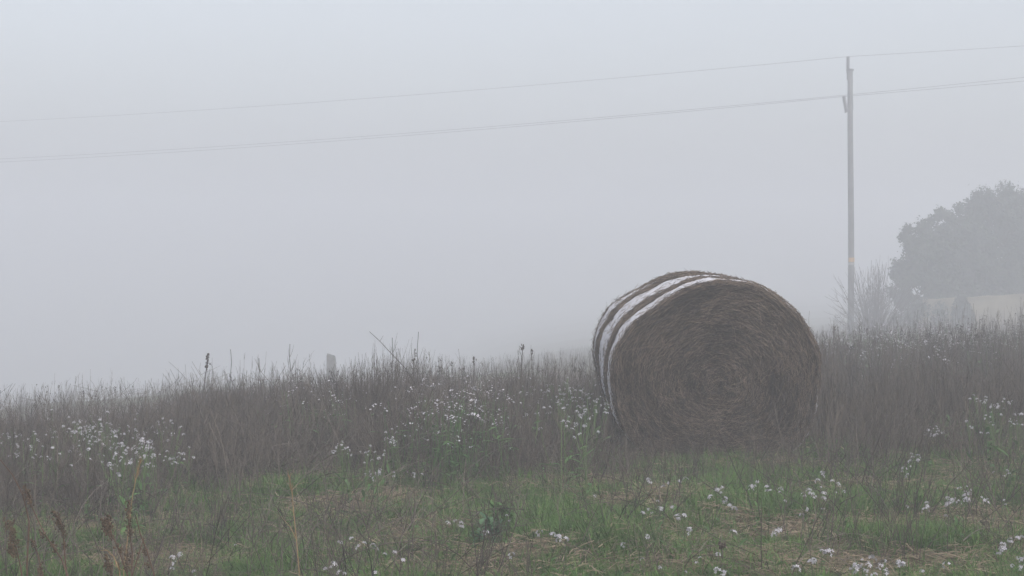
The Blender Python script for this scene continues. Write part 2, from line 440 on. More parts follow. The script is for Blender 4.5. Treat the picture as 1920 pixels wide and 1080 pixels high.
def p_far(px, py, x, y): return np.where(y > 24, .75+.25*fbm(x, y, .4, 1), 0)*(1-.3*gap(px, py))
P, r, t, s = place(5200, 24, 95, p_far, .65, 1.05, .07)
scatter('far_weeds', W_near[:4]+W_low[:2], P, r, t, s, 'grey fogged weed stalks covering the far slope')
def p_tall(px, py, x, y):
    up = np.clip((base_row(px)-py-10)/30.0, 0, 1)
    z = np.interp(px, [0, 300, 420, 560, 760, 900, 1150, 1540, 1600, 1920], [.12, .2, .4, .45, .4, .25, .4, .5, .8, .7])
    return up*z*(1-.9*gap(px, py))*np.interp(y, [12, 20, 32], [1, .7, .3])
P, r, t, s = place(1500, 11.5, 32, p_tall, .75, 1.05, .08)
scatter('tall_weeds', W_tall, P, r, t, s, 'tallest thin dry stalks rising above the brown belt')
def p_low(px, py, x, y):
    a = np.exp(-((base_row(px)-py)/45.0)**2)*foot(px, py)
    return a*.8+np.where((py > base_row(px)), .035+.07*np.clip(fbm(x, y, 1.3, 4), 0, 1)*2, 0)*np.interp(px, [0, 600, 1150, 1500], [1, 1.5, 1, .5])
P, r, t, s = place(4200, 7, 17, p_low, .6, 1.1, .3)
scatter('low_weeds', W_low, P, r, t, s, 'short dead weed stems standing at the belt\'s front edge')
P, r, t, s = place(850, 10, 13.5, lambda px, py, x, y: np.exp(-(((px-1345)/230)**4+((py-880)/26)**2)), .25, .5, .3)
scatter('bale_foot_weeds', W_low, P, r, t, s, 'short dead stems in the dim grass along the bale\'s foot')
def p_twig(px, py, x, y):
    a = np.exp(-((base_row(px)-15-py)/50.0)**2)*np.interp(px, [0, 400, 900, 1150, 1200, 1500, 1920], [1.3, 1.1, .8, .7, .35, .3, .25])*foot(px, py)
    b = (np.where(py > base_row(px), .065, 0)+.55*np.exp(-((py-base_row(px)-35)/34.0)**2)*np.clip(.6+fbm(x, y, 1.6, 31), 0, 1)*np.interp(px, [0, 500, 1100, 1200], [1, 1, .8, .1]))*foot(px, py)*np.interp(px, [0, 500, 900, 1300, 1920], [.7, 1.3, 1, .6, .6])
    return a+b
P, r, t, s = place(3800, 7, 17, p_twig, .55, 1.1, .25)
scatter('twig_tangle', TW, P, r, t, s, 'tangled dead twigs lying over the grass before the belt')
def green(px, py, x, y):
    f = np.clip(.64+1.3*fbm(x, y, 2.3, 6), 0.05, 1)
    f *= np.interp(px, [0, 400, 600, 1000, 1200, 1600, 1920], [.8, .85, .8, 1, 1, .95, .8])
    bare = np.exp(-(((px-1330)/330)**2+((py-1060)/32)**2)*1.2)+np.exp(-(((px-1600)/90)**2+((py-985)/14)**2))+np.exp(-(((px-1750)/200)**2+((py-1050)/14)**2))+np.exp(-(((px-1830)/130)**2+((py-880)/14)**2))+np.exp(-(((px-1900)/70)**2+((py-1000)/18)**2))+.8*np.exp(-(((px-640)/110)**2+((py-965)/22)**2))+.7*np.exp(-(((px-110)/110)**2+((py-975)/18)**2))+.7*np.exp(-(((px-760)/90)**2+((py-1065)/22)**2))+.7*np.exp(-(((px-1080)/90)**2+((py-925)/14)**2))
    return f*(1-.85*np.clip(bare, 0, 1))
def p_grass(px, py, x, y):
    return green(px, py, x, y)*np.clip((py-base_row(px)+30)/40, .12, 1)
P, r, t, s = place(54000, 6.5, 16, p_grass, .6, 1.3, .15)
scatter('short_grass', GR, P, r, t, s, 'short green grass in patches over the foreground')
P, r, t, s = place(2600, 6.5, 15, lambda a, b_, x, y: np.clip(green(a, b_, x, y)-.45, 0, 1)*np.clip((b_-base_row(a)+25)/30, .1, 1)*1.4, .5, 1.0, .15)
scatter('long_grass', GRL, P, r, t, s, 'longer green grass tufts among the short grass')
P, r, t, s = place(3600, 6.5, 17, lambda a, b_, x, y: (.5-.35*green(a, b_, x, y))*np.clip((b_-base_row(a)+80)/60, 0, 1), .5, 1.1, .3)
s = s*.75
scatter('dead_grass', DG, P, r, t, s, 'straw coloured dead grass mixed through the green')
P, r, t, s = place(10500, 6.5, 16, lambda a, b_, x, y: (1.0-.75*green(a, b_, x, y))*np.clip((b_-base_row(a)+40)/40, .1, 1), .6, 1.3, .12)
scatter('straw_litter', LI, P, r, t, s, 'pale straw litter strewn over bare brown soil')
P, r, t, s = place(7500, 6.5, 20, lambda a, b_, x, y: np.clip(green(a, b_, x, y)*1.0, 0, 1)*np.clip((b_-base_row(a)+40)/30, 0, 1)+.8*gap(a, b_)+.10*np.clip(fbm(x, y, 1.2, 21), 0, 1), .4, .95, .15)
scatter('leafy_weeds', FB, P, r, t, s, 'low leafy green weeds between the grass tufts')

# ------------------------------------------------------------------ hay bale
def build_bale():
    L = 1.25; A = .752
    root = empty('hay_bale', (1.49, 12.5, 0), 0, 'large round straw bale with white net bands, end facing the camera', 'hay bale')
    FR = [(1537, 698), (1533, 655), (1515, 616), (1488, 581), (1453, 554), (1410, 534), (1368, 527), (1329, 529), (1298, 538), (1255, 560), (1216, 585),
          (1185, 612), (1158, 651), (1148, 698), (1150, 752), (1166, 800), (1195, 838), (1245, 866), (1342, 874), (1440, 866), (1497, 840), (1523, 805), (1534, 752)]
    RR = [(1470, 690), (1462, 645), (1445, 600), (1415, 560), (1380, 532), (1345, 519), (1321, 516), (1290, 513), (1255, 516), (1228, 525), (1204, 536),
          (1177, 549), (1138, 577), (1119, 612), (1111, 652), (1118, 690), (1127, 725), (1146, 780), (1180, 815), (1240, 842), (1300, 846), (1390, 836), (1440, 800), (1463, 750)]
    CF, CR = (1342, 699), (1290, 682)
    def polar(pts, c):
        a = np.array([math.atan2(c[1]-q, p-c[0]) % (2*PI) for p, q in pts]); r = np.array([math.hypot(p-c[0], q-c[1]) for p, q in pts]); o = np.argsort(a)
        a = np.concatenate([a[o]-2*PI, a[o], a[o]+2*PI]); r = np.tile(r[o], 3)
        t = np.linspace(0, 2*PI, 361); v = np.interp(t, a, r); k = np.ones(9)/9
        vv = np.concatenate([v[:-1]]*3); vv = np.convolve(vv, k, 'same')[360:721]; return t, vv
    TF, TR = polar(FR, CF), polar(RR, CR)
    BANDS = [(.05, .25), (.46, .83), (.99, 1.13)]
    def centre(y):
        f = y/L; dd = 12.5+y
        px_ = CF[0]+(CR[0]-CF[0])*f; py_ = CF[1]+(CR[1]-CF[1])*f
        return Vector(((px_-CX)/F*dd-1.49, y, CZ+(HY-py_)/F*dd))
    def rad(th, y):
        """outline radius at angle th (0 = right, up = pi/2): the bale has sagged and is not quite round"""
        f = y/L; dd = 12.5+y; th = th % (2*PI)
        r = (np.interp(th, *TF)*(1-f)+np.interp(th, *TR)*f)/F*dd
        return float(r)*(1+.004*math.sin(7*th+2.3*y*3)+.004*math.sin(13*th-5*y))
    def bulge(y):
        return 1-.03*math.exp(-(max(y, 0)/.03)**1.3)-.05*math.exp(-(max(L-y, 0)/.05)**1.5)
    _cache = {}
    def surf(th, y, off=0):
        c = centre(y); r = rad(th, y)*bulge(y)+off
        p = c+Vector((r*math.cos(th), 0, r*math.sin(th)))
        p.z = max(p.z, .004)
        return p
    b = MB(); NT = 160
    ysr = [0, .012, .03, .055]+[.055+(L-.055)*i/34 for i in range(1, 35)]
    for y in ysr:
        for k in range(NT):
            b.v.append(surf(2*PI*k/NT, y, rnd.gauss(0, .004))); b.t.append(.3)
    n = len(ysr)
    for i in range(n-1):
        for k in range(NT): b.f.append((i*NT+k, (i+1)*NT+k, (i+1)*NT+(k+1) % NT, i*NT+(k+1) % NT))
    # end faces as rings, dished and ridged like a wound spiral
    for (yi, sg) in ((0, -1), (n-1, 1)):
        prev = [yi*NT+k for k in range(NT)]
        R = 26
        for j in range(1, R):
            f = 1-j/R; cur = []
            for k in range(NT):
                th = 2*PI*k/NT; pp = surf(th, ysr[yi]); c = centre(ysr[yi])
                v = c+(pp-c)*f
                v.y += sg*(.004*math.sin(f*70+th)+.010*math.sin(f*19+4*math.sin(th*2))+rnd.gauss(0, .007)+.02*math.exp(-((1-f)/.3)**2)*0-.03*math.exp(-(f/.22)**2)*1)
                if sg > 0: v.y = min(v.y, L+.02)
                cur.append(len(b.v)); b.v.append(v); b.t.append(.3)
            for k in range(NT):
                q = (prev[k], prev[(k+1) % NT], cur[(k+1) % NT], cur[k])
                b.f.append(q if sg < 0 else q[::-1])
            prev = cur
        b.f.append(tuple(prev) if sg < 0 else tuple(prev[::-1]))
    body = b.obj('straw_body', M['core'], root, smooth=False)
    # loose straws, wound round the front face
    s = MB()
    c0 = centre(0)
    for i in range(52000):
        f = math.sqrt(rnd.random())*.985
        th = rnd.uniform(0, 2*PI); ecc = (.03*(1-f), .02*(1-f))
        l = rnd.uniform(.03, .14)*(.5+.5*f); R = rad(th, 0)*bulge(0)*f
        da = l/max(R, .05)*rnd.choice((1, -1)); da = max(-1.6, min(1.6, da))
        skew = rnd.gauss(0, .09)+(.4*rnd.gauss(0, 1) if rnd.random() < .35 else 0)
        out = abs(rnd.gauss(0, .010)); lift = abs(rnd.gauss(0, .022 if rnd.random() < .25 else .008))
        pts = []
        for q in (0, .35, .7, 1):
            t = th+da*q; rr = rad(t, 0)*bulge(0)*min(.995, f+skew*q*l*3)
            pts.append(Vector((c0.x+rr*math.cos(t)+.0*(1-f), -.004-out-lift*q-.012*math.sin(f*70+t)*0+(.03*math.exp(-(f/.22)**2)), max(.01, c0.z-.07*(1-f)+rr*math.sin(t)))))
        ring = .5+.2*math.sin(2.0*th+4*f)*math.sin(7*f-th)+.07*math.sin(f*30+th*1.0)+.07*math.sin(f*95-th)+.10*math.sin(5*th+f*9)
        s.tube(pts, rnd.uniform(.0005, .0013), None, 3, min(1, max(0, rnd.random()**2.4*ring*2.4)))
    # straws sticking out of the barrel between the bands
    for i in range(22000):
        y = rnd.uniform(-.01, L-.01); inb = any(a < y < b_ for a, b_ in BANDS)
        th = rnd.uniform(-.1, 1.25*PI) if rnd.random() < .9 else rnd.uniform(0, 2*PI)
        # the net is buried under straw on the right side, and at the back over the top
        cover = .9 - .9*(1/(1+math.exp((th-1.05)/.10))) if y < .9 else .9-.9*(1/(1+math.exp((th-2.05)/.10)))
        if inb and rnd.random() < cover: continue
        bury = inb and cover < .4
        l = rnd.uniform(.04, .16); d = rnd.gauss(0, .5); off = rnd.uniform(.0, .012) if not inb else rnd.uniform(.002, .008)
        if bury: off += .012
        elif inb: l *= .6
        lift = abs(rnd.gauss(0, .010)) if not inb else abs(rnd.gauss(0, .008))
        da = l*math.cos(d)/.7*rnd.choice((1, -1)); dy = l*math.sin(d)*.7
        pts = [surf(th+da*q, min(L+.02, max(-.02, y+dy*q)), off+lift*q*q) for q in (0, .5, 1)]
        s.tube(pts, rnd.uniform(.0009, .002), None, 3, rnd.random()**1.3*.9)
    # fuzz round the front rim and the back rim
    for i in range(4200):
        fr = rnd.random() < .45
        y = rnd.uniform(-.01, .02) if fr else rnd.uniform(L-.14, L)
        th = rnd.uniform(-.35*PI, 1.35*PI); l = rnd.uniform(.03, .10)
        if not fr: l *= 1.1
        if fr and 1.6 < th < 3.6 and rnd.random() < .5: l *= .6
        p = surf(th, y, -.004); rd = Vector((math.cos(th), 0, math.sin(th))); tg = Vector((-math.sin(th), 0, math.cos(th)))*rnd.choice((1, -1))
        v = (tg*rnd.uniform(.5, 1)+rd*abs(rnd.gauss(0, .12 if fr else .25))+Vector((0, rnd.gauss(-.1 if fr else .1, .3), 0))).normalized()
        q = p+v*l*.5; e = p+v*l+Vector((0, 0, -.15*l))
        e.z = max(e.z, .01)
        s.tube([p, q, e], rnd.uniform(.0008, .0017), .0006, 3, rnd.random()**1.2)
    o = s.obj('loose_straw', M['bale'], root)
    # straw fallen in a skirt round its foot
    sk = MB()
    for i in range(1500):
        th = rnd.uniform(-1.1*PI, .1*PI); x = rnd.uniform(-.72, .72); y = rnd.gauss(-.03, .08)
        l = rnd.uniform(.05, .18); az = rnd.gauss(0, .7); z = max(.01, rnd.gauss(.03, .03))
        dx = l*math.cos(az); sk.tube([(x, y, z), (x+dx*.5, y+.1*l*math.sin(az), z+.02), (x+dx, y+.3*l*math.sin(az), max(.005, z+rnd.gauss(0, .03)))], .0016, .001, 3)
    sk.obj('fallen_straw', M['bale'], root)
    # net wrap bands
    m = bpy.data.materials.new('net_wrap'); m.use_nodes = True; n_ = m.node_tree
    p = n_.nodes['Principled BSDF']; p.inputs['Roughness'].default_value = .6; p.inputs['Specular IOR Level'].default_value = .25
    tc = n_.nodes.new('ShaderNodeTexCoord')
    a = n_.nodes.new('ShaderNodeTexNoise'); a.inputs['Scale'].default_value = 14; a.inputs['Detail'].default_value = 6; a.inputs['Roughness'].default_value = .7
    n_.links.new(tc.outputs['Object'], a.inputs['Vector'])
    wv = n_.nodes.new('ShaderNodeTexNoise'); wv.inputs['Scale'].default_value = 160; wv.inputs['Detail'].default_value = 3
    n_.links.new(tc.outputs['Object'], wv.inputs['Vector'])
    mr = n_.nodes.new('ShaderNodeMapRange'); mr.inputs[1].default_value = .45; mr.inputs[2].default_value = .72; n_.links.new(a.outputs['Fac'], mr.inputs[0])
    mr2 = n_.nodes.new('ShaderNodeMapRange'); mr2.inputs[1].default_value = .50; mr2.inputs[2].default_value = .66; n_.links.new(wv.outputs['Fac'], mr2.inputs[0])
    ad = n_.nodes.new('ShaderNodeMath'); ad.operation = 'ADD'; ad.use_clamp = True
    ml = n_.nodes.new('ShaderNodeMath'); ml.operation = 'MULTIPLY'; ml.inputs[1].default_value = .5
    n_.links.new(mr.outputs[0], ml.inputs[0]); n_.links.new(ml.outputs[0], ad.inputs[0])
    ml2 = n_.nodes.new('ShaderNodeMath'); ml2.operation = 'MULTIPLY'; ml2.inputs[1].default_value = .55; n_.links.new(mr2.outputs[0], ml2.inputs[0]); n_.links.new(ml2.outputs[0], ad.inputs[1])
    mx = n_.nodes.new('ShaderNodeMix'); mx.data_type = 'RGBA'; mx.inputs[6].default_value = (.58, .58, .62, 1); mx.inputs[7].default_value = (.22, .17, .14, 1)
    n_.links.new(ad.outputs[0], mx.inputs[0]); n_.links.new(mx.outputs[2], p.inputs['Base Color'])
    for (y0, y1) in BANDS:
        w_ = MB(); NN = 300; K = 14
        e0 = [.010*math.sin(9*PI*k/NN+y0*20)+rnd.gauss(0, .004) for k in range(NN)]; e1 = [.012*math.sin(7*PI*k/NN+y0*50)+rnd.gauss(0, .004) for k in range(NN)]
        for k in range(NN):
            th = 2*PI*k/NN
            for j in range(K+1):
                y = y0+e0[k]+(y1+e1[k]-y0-e0[k])*j/K
                off = .010+.004*math.sin(j*2.2+th*5)*math.sin(th*11)+.002*math.sin(th*23+y*40)+rnd.gauss(0, .0012)
                if j in (0, K): off = -.006
                if y1-y0 > .3 and j == 6: off -= .012
                w_.v.append(surf(th, y, off)); w_.t.append(.5)
        for k in range(NN):
            k2 = (k+1) % NN
            for j in range(K): w_.f.append((k*(K+1)+j, k*(K+1)+j+1, k2*(K+1)+j+1, k2*(K+1)+j))
        nb = w_.obj('net_band', m, root, smooth=True)
    return root
bale = build_bale()

# ------------------------------------------------------------------ utility pole and its lines
def build_pole():
    d = 66.0; sc = F/d
    x = (1595-CX)/sc; z0 = gz(x, d)
    ztop = CZ+(HY-132)/sc; H = ztop-z0
    def Z(py): return CZ+(HY-py)/sc-z0
    def X(px): return (px-CX)/sc-x
    root = empty('utility_pole', (x, d, z0), 0, 'tall grey weathered power pole standing behind the bare shrub', 'utility pole')
    b = MB(); zs = [-.5+(H+.5)*i/12 for i in range(13)]
    b.lathe([(.125-.022*(q/H if q > 0 else 0), q) for q in zs], (0, 0, 0), 16)
    for v in b.v: v.x += .02*math.sin(v.z*.5)
    b.obj('pole_shaft', M['pole'], root, smooth=True)
    c = MB(); c.lathe([(.118, H-.02), (.125, H), (.122, H+.05), (.06, H+.07)], (0, 0, 0), 14); c.obj('pole_cap', M['metal'], root)
    def ins(x0, z0_, x1, z1, y):
        i_ = MB(); p0 = Vector((x0, y, z0_)); p1 = Vector((x1, y, z1)); K = 9
        i_.tube([p0, p1], .05, .045, 10, .5, True)
        for k in range(K):
            q = p0.lerp(p1, (k+.8)/(K+.5)); u = (p1-p0).normalized()*.018
            i_.tube([q-u, q+u], .085, .07, 12, .5, True)
        return i_.obj('insulator', M['insul'], root)
    ins(X(1590), Z(138), X(1590), Z(106), 0)
    br = MB(); br.tube([(X(1589), 0, Z(142)), (X(1591), 0, Z(132)), (0, 0, Z(140))], .03, .03, 6, .5, True); br.box(X(1588), X(1591), -.05, .05, Z(150), Z(134)); br.obj('bracket', M['metal'], root)
    ins(X(1585.5), Z(209), X(1580.5), Z(181), -.15)
    br = MB(); br.tube([(X(1583), -.15, Z(211)), (X(1587), -.1, Z(209)), (X(1592), -.05, Z(205))], .035, .035, 6, .5, True); br.obj('bracket', M['metal'], root)
    ins(X(1602)-.02, Z(205), X(1600), Z(178), .45)
    br = MB(); br.tube([(X(1601), .45, Z(207)), (0, .08, Z(203))], .035, .035, 6, .5, True); br.obj('bracket', M['metal'], root)
    st = MB(); st.box(X(1590), X(1592.2), -.05, .05, Z(236), Z(222)); st.obj('strap', M['metal'], root); st = MB(); st.box(X(1590.6), X(1592.2), -.03, .03, Z(170), Z(150)); st.obj('strap', M['metal'], root)
    # warning plates, curved round the shaft
    def plate(pa, pb, name, m, wd):
        q = MB(); za, zb = Z(pa), Z(pb)
        for k in range(7):
            an = -PI/2+(k/6-.5)*wd; r = .129
            q.v += [Vector((r*math.cos(an)+.02*math.sin(za*.5), r*math.sin(an), zb)), Vector((r*math.cos(an)+.02*math.sin(za*.5), r*math.sin(an), za))]; q.t += [.5, .5]
        for k in range(6): q.f.append((2*k, 2*k+2, 2*k+3, 2*k+1))
        return q.obj(name, m, root)
    q = plate(483, 491, 'warning_plate', M['amber'], 2.2); tag(q, 'orange warning plate wrapped round the pole')
    plate(492.2, 497, 'number_plate', M['white'], 2.2)
    # the lines: three wires, slack, running to poles out of the picture on either side
    def wire(pl, pm, pr, yo, dl, dr):
        """pl, pm, pr: rows at the left frame edge, the pole and the right frame edge; dl/dr: depths there"""
        xm, ym = x+(pm[0]-CX)/sc-x, d+yo
        A = Vector(((0-CX)/F*dl, dl, CZ+(HY-pl)/F*dl)); B = Vector(((pm[0]-CX)/F*ym, ym, CZ+(HY-pm[1])/F*ym)); Cc = Vector(((1920-CX)/F*dr, dr, CZ+(HY-pr)/F*dr))
        w_ = MB(); pts = []
        for i in range(41):
            f = i/40*1.35; p_ = B.lerp(A, f); p_.z -= .9*f*(1-f)*(1 if f < 1 else 1); pts.append(p_)
        w_.tube(pts, .0075, .0075, 4, .5)
        pts = []
        for i in range(21):
            f = i/20*3.2; p_ = B.lerp(Cc, f); p_.z -= .02*f*(3-f); pts.append(p_)
        w_.tube(pts, .0075, .0075, 4, .5)
        return w_.obj('power_line', M['wire'])
    tag(wire(228, (1590, 106), 84, 0, 88, 64), 'highest single power line, fixed to the pole top', 'power line', 'power lines')
    tag(wire(298, (1600, 177), 143, .45, 88, 64), 'upper wire of the close pair passing behind the pole', 'power line', 'power lines')
    tag(wire(304, (1580.5, 181), 150, -.15, 87, 63.5), 'lower wire of the close pair, on the slanted insulator', 'power line', 'power lines')
build_pole()

# ------------------------------------------------------------------ bare shrub at the pole foot
def bare_shrub(name, loc, R, H, n, label, cat, seed, r0=.02, group=None, m='shrub', spread=1.0, lat=1.0):
    rnd.seed(seed)
    root = empty(name, loc, 0, label, cat, group)
    b = MB()
    for i in range(n):
        az = rnd.uniform(0, 2*PI); ln = abs(rnd.gauss(0, .42))*spread; l = H*rnd.uniform(.6, 1.08)*(1-.18*ln)
        pts = curve_pts((.12*R*math.cos(az), .12*R*math.sin(az), -.05), az, ln, l, 7, rnd.uniform(-.25, .15), .05); t = rnd.random()
        b.tube(pts, r0*rnd.uniform(.5, 1), r0*.2, 4, t)
        for k in range(int(rnd.randint(5, 10)*lat)):
            j = rnd.randint(2, 6)
            q = curve_pts(pts[j], az+rnd.gauss(0, 1.0), ln+rnd.uniform(.1, .6), l*rnd.uniform(.1, .33), 4, -.4, .06)
            b.tube(q, r0*.35, r0*.13, 3, t)
            if rnd.random() < .6:
                q2 = curve_pts(q[2], az+rnd.gauss(0, 1.2), ln+rnd.uniform(0, .5), l*rnd.uniform(.06, .16), 3, -.3, .06); b.tube(q2, r0*.2, r0*.1, 3, t)
    b.obj('branches', M[m], root)
    return root
x, y, z = dist_point(1638, 62)
bare_shrub('bare_shrub', (x, y, z), 1.2, 2.9, 130, 'leafless rounded grey shrub at the foot of the utility pole', 'shrub', 3, .022, spread=1.65)

# ------------------------------------------------------------------ trees in the fog
def tree(px, d, ptop, wpx, label, seed, base_drop=0.0):
    rnd.seed(seed)
    x, y, z = dist_point(px, d); sc = F/d; H = CZ+(HY-ptop)/sc-z; W = wpx/sc/2
    root = empty('broadleaf_tree', (x, y, z), 0, label, 'tree', 'fogged evergreen trees')
    tr = MB(); top = curve_pts((0, 0, -.2), 0, .04, H*.8, 8, .05, .05); tr.tube(top, .2, .05, 9, .5)
    lobes = []
    for k in range(170):
        az = rnd.uniform(0, 2*PI); f = rnd.uniform(.06, .97)
        rr = W*max(.05, 1-abs((f-.45)/.60)**2.6)**.5*math.sqrt(rnd.random())*.92
        c = Vector((rr*math.cos(az), rr*math.sin(az)*.9, H*f*.93)); lobes.append((c, W*rnd.uniform(.10, .24)*(1.1-.35*f)))
        if k < 16:
            j = min(7, int(f*7)); p = top[max(1, j-1)]; tr.tube([p, p.lerp(c, .5)+Vector((0, 0, .1)), c], .05, .015, 5, .5)
    lobes.append((Vector((rnd.uniform(-.1, .1)*W, 0, H*.93)), W*.16))
    tr.obj('trunk', M['bark'], root)
    cr = MB()
    for (c, r) in lobes:
        n = int(620*(r/.6)**2)+150; tb = rnd.gauss(.45, .15)
        for i in range(n):
            u = Vector((rnd.gauss(0, 1), rnd.gauss(0, 1), rnd.gauss(0, 1))).normalized(); rr = r*rnd.random()**.4*(1+abs(rnd.gauss(0, .42)))
            p = c+Vector((u.x*rr, u.y*rr, u.z*rr*.95))
            if p.z < .5: continue
            if p.z > H+.05: continue
            e1 = Vector((rnd.gauss(0, 1), rnd.gauss(0, 1), rnd.gauss(0, 1))).normalized(); e2 = e1.cross(u+Vector((.1, .2, .3))).normalized(); sz = rnd.uniform(.04, .105)
            cr.quad(p-e1*sz, p+e2*sz*.5, p+e1*sz, p-e2*sz*.5, tint=min(1, max(0, tb+rnd.gauss(0, .2))))
    cr.obj('crown', M['treeleaf'], root)
    return root
tree(1738, 72, 405, 138, 'leftmost grey evergreen tree, lowest and beside the bare shrub', 21)
tree(1795, 75, 374, 150, 'middle evergreen tree with a small pointed top', 22)
tree(1880, 76, 338, 200, 'tallest broad evergreen tree at the picture\'s right edge', 23)
tree(1980, 78, 350, 200, 'rounded evergreen tree cut off by the right picture edge', 24)

# low pale wall under the trees
def build_wall():
    root_x0, d0 = (1722-CX)/F*71, 71.0
    b = MB(); c = MB(); n = 22; x1, d1 = (2150-CX)/F*70, 70.0
    root = empty('boundary_wall', (root_x0, d0, gz(root_x0, d0)), 0, 'low pale yellowish wall running below the fogged trees', 'wall')
    o = Vector(root.location); prev = None
    pa = []
    for i in range(n+1):
        f = i/n; xx = root_x0+(x1-root_x0)*f; yy = d0+(d1-d0)*f
        ptop = 566-10.5*((xx/yy*F+CX-1728)/192.0)
        zt = CZ+(HY-ptop)/F*yy+.02*math.sin(i*2.1)
        pa.append((xx-o.x, yy-o.y, gz(xx, yy)-.4-o.z, zt-o.z))
    for k in (0, 1):
        for (xx, yy, zb, zt) in pa:
            off = .28*k
            b.v += [Vector((xx, yy+off, zb)), Vector((xx, yy+off, zt))]; b.t += [.5, .5]
            oc = -.04 if k == 0 else .32
            c.v += [Vector((xx, yy+oc, zt+.003)), Vector((xx, yy+oc, zt+.09))]; c.t += [.5, .5]
    N = len(pa)
    for B in (b, c):
        for i in range(N-1):
            a0, a1, b0, b1 = 2*i, 2*i+2, 2*(N+i), 2*(N+i)+2
            B.f += [(a0, a1, a1+1, a0+1), (b1, b0, b0+1, b1+1), (a0+1, a1+1, b1+1, b0+1), (a0, b0, b1, a1)]
        B.f += [(0, 1, 2*N+1, 2*N), (2*N-2, 4*N-2, 4*N-1, 2*N-1)]
    b.obj('wall_face', M['wall'], root); c.obj('coping', M['wall'], root)
build_wall()

rnd.seed(77)
def dark_bush(px, d, ptop, wpx, label, seed):
    rnd.seed(seed); x, y, z = dist_point(px, d); sc = F/d; H = CZ+(HY-ptop)/sc-z; W = wpx/sc/2
    root = empty('dark_bush', (x, y, z), 0, label, 'bush'); cr = MB(); st = MB()
    for k in range(7): st.tube(curve_pts((0, 0, -.05), k, rnd.uniform(0, .5), H*.7, 4, .1), .025, .008, 5, .5)
    for i in range(2600):
        az = rnd.uniform(0, 2*PI); f = rnd.random(); rr = W*(1-f*f*.7)*rnd.random()**.5*(1+.25*math.sin(3*az+5*f))
        p = Vector((rr*math.cos(az), rr*math.sin(az), H*f)); e1 = Vector((rnd.gauss(0, 1), rnd.gauss(0, 1), rnd.gauss(0, 1))).normalized(); e2 = e1.cross(Vector((.3, .5, .8))).normalized(); q = rnd.uniform(.04, .09)
        cr.quad(p-e1*q, p+e2*q*.5, p+e1*q, p-e2*q*.5, tint=rnd.random()*.6)
    st.obj('stems', M['bark'], root); cr.obj('foliage', M['treeleaf'], root)
dark_bush(1803, 70, 556, 50, 'small dark fogged bush standing against the pale wall', 78)
#dark_bush(1905, 68.5, 576, 80, 'low fogged bush at the wall foot by the right picture edge', 79)
# stone post on the skyline
def build_post():
    d = 46; x, y, z = dist_point(620, d); sc = F/d; H = CZ+(HY-665)/sc-z; wv = .11
    b = MB(); prof = [(1.1, -.2), (1.06, H*.5), (1.0, H-.06), (.85, H)]
    n = 4
    for r, q in prof:
        for (sx, sy) in ((-1, -1), (1, -1), (1, 1), (-1, 1)):
            b.v.append(Vector((sx*wv*r*(.95 if sx < 0 else 1.15)+rnd.gauss(0, .006), sy*wv*r*.8, q+(.03*(-sx) if q >= H-.06 else 0)))); b.t.append(.5)
    for i in range(3):
        for k in range(4): b.f.append((i*4+k, i*4+(k+1) % 4, (i+1)*4+(k+1) % 4, (i+1)*4+k))
    b.f.append((12, 13, 14, 15)); b.f.append((3, 2, 1, 0))
    o = b.obj('stone_post', M['stone'], loc=(x, y, z)); tag(o, 'short grey square post poking above the weeds on the left skyline', 'post')
build_post()

# ------------------------------------------------------------------ white-flowered weeds
rnd.seed(5)
def head_mesh(nf, rad_):
    b = MB()
    for i in range(nf):
        az = rnd.uniform(0, 2*PI); el = rnd.uniform(.1, 1.4); u = Vector((math.cos(az)*math.cos(el), math.sin(az)*math.cos(el), math.sin(el)))
        c = u*rad_*rnd.uniform(.75, 1.05); s1 = u.cross(Vector((.3, .2, .9))).normalized(); s2 = u.cross(s1); a0 = rnd.uniform(0, PI)
        t = rnd.uniform(.3, 1); ps = rnd.uniform(.0055, .0085)
        for k in range(4):
            an = a0+k*PI/2; e = s1*math.cos(an)+s2*math.sin(an); f = s2*math.cos(an)-s1*math.sin(an)
            b.quad(c, c+e*ps*.7+f*ps*.42+u*.001, c+e*ps*1.25+u*.0015, c+e*ps*.7-f*ps*.42+u*.001, tint=t)
    return b.mesh('flower_head', M['petal'])
def bud_mesh():
    b = MB()
    for i in range(7): b.blob((rnd.gauss(0, .004), rnd.gauss(0, .004), rnd.uniform(0, .008)), .0022, .0022, .0035, 4)
    return b.mesh('flower_buds', M['gstem'])
HEADS = [head_mesh(rnd.randint(6, 11), rnd.uniform(.012, .019)) for i in range(7)]; BUD = bud_mesh()
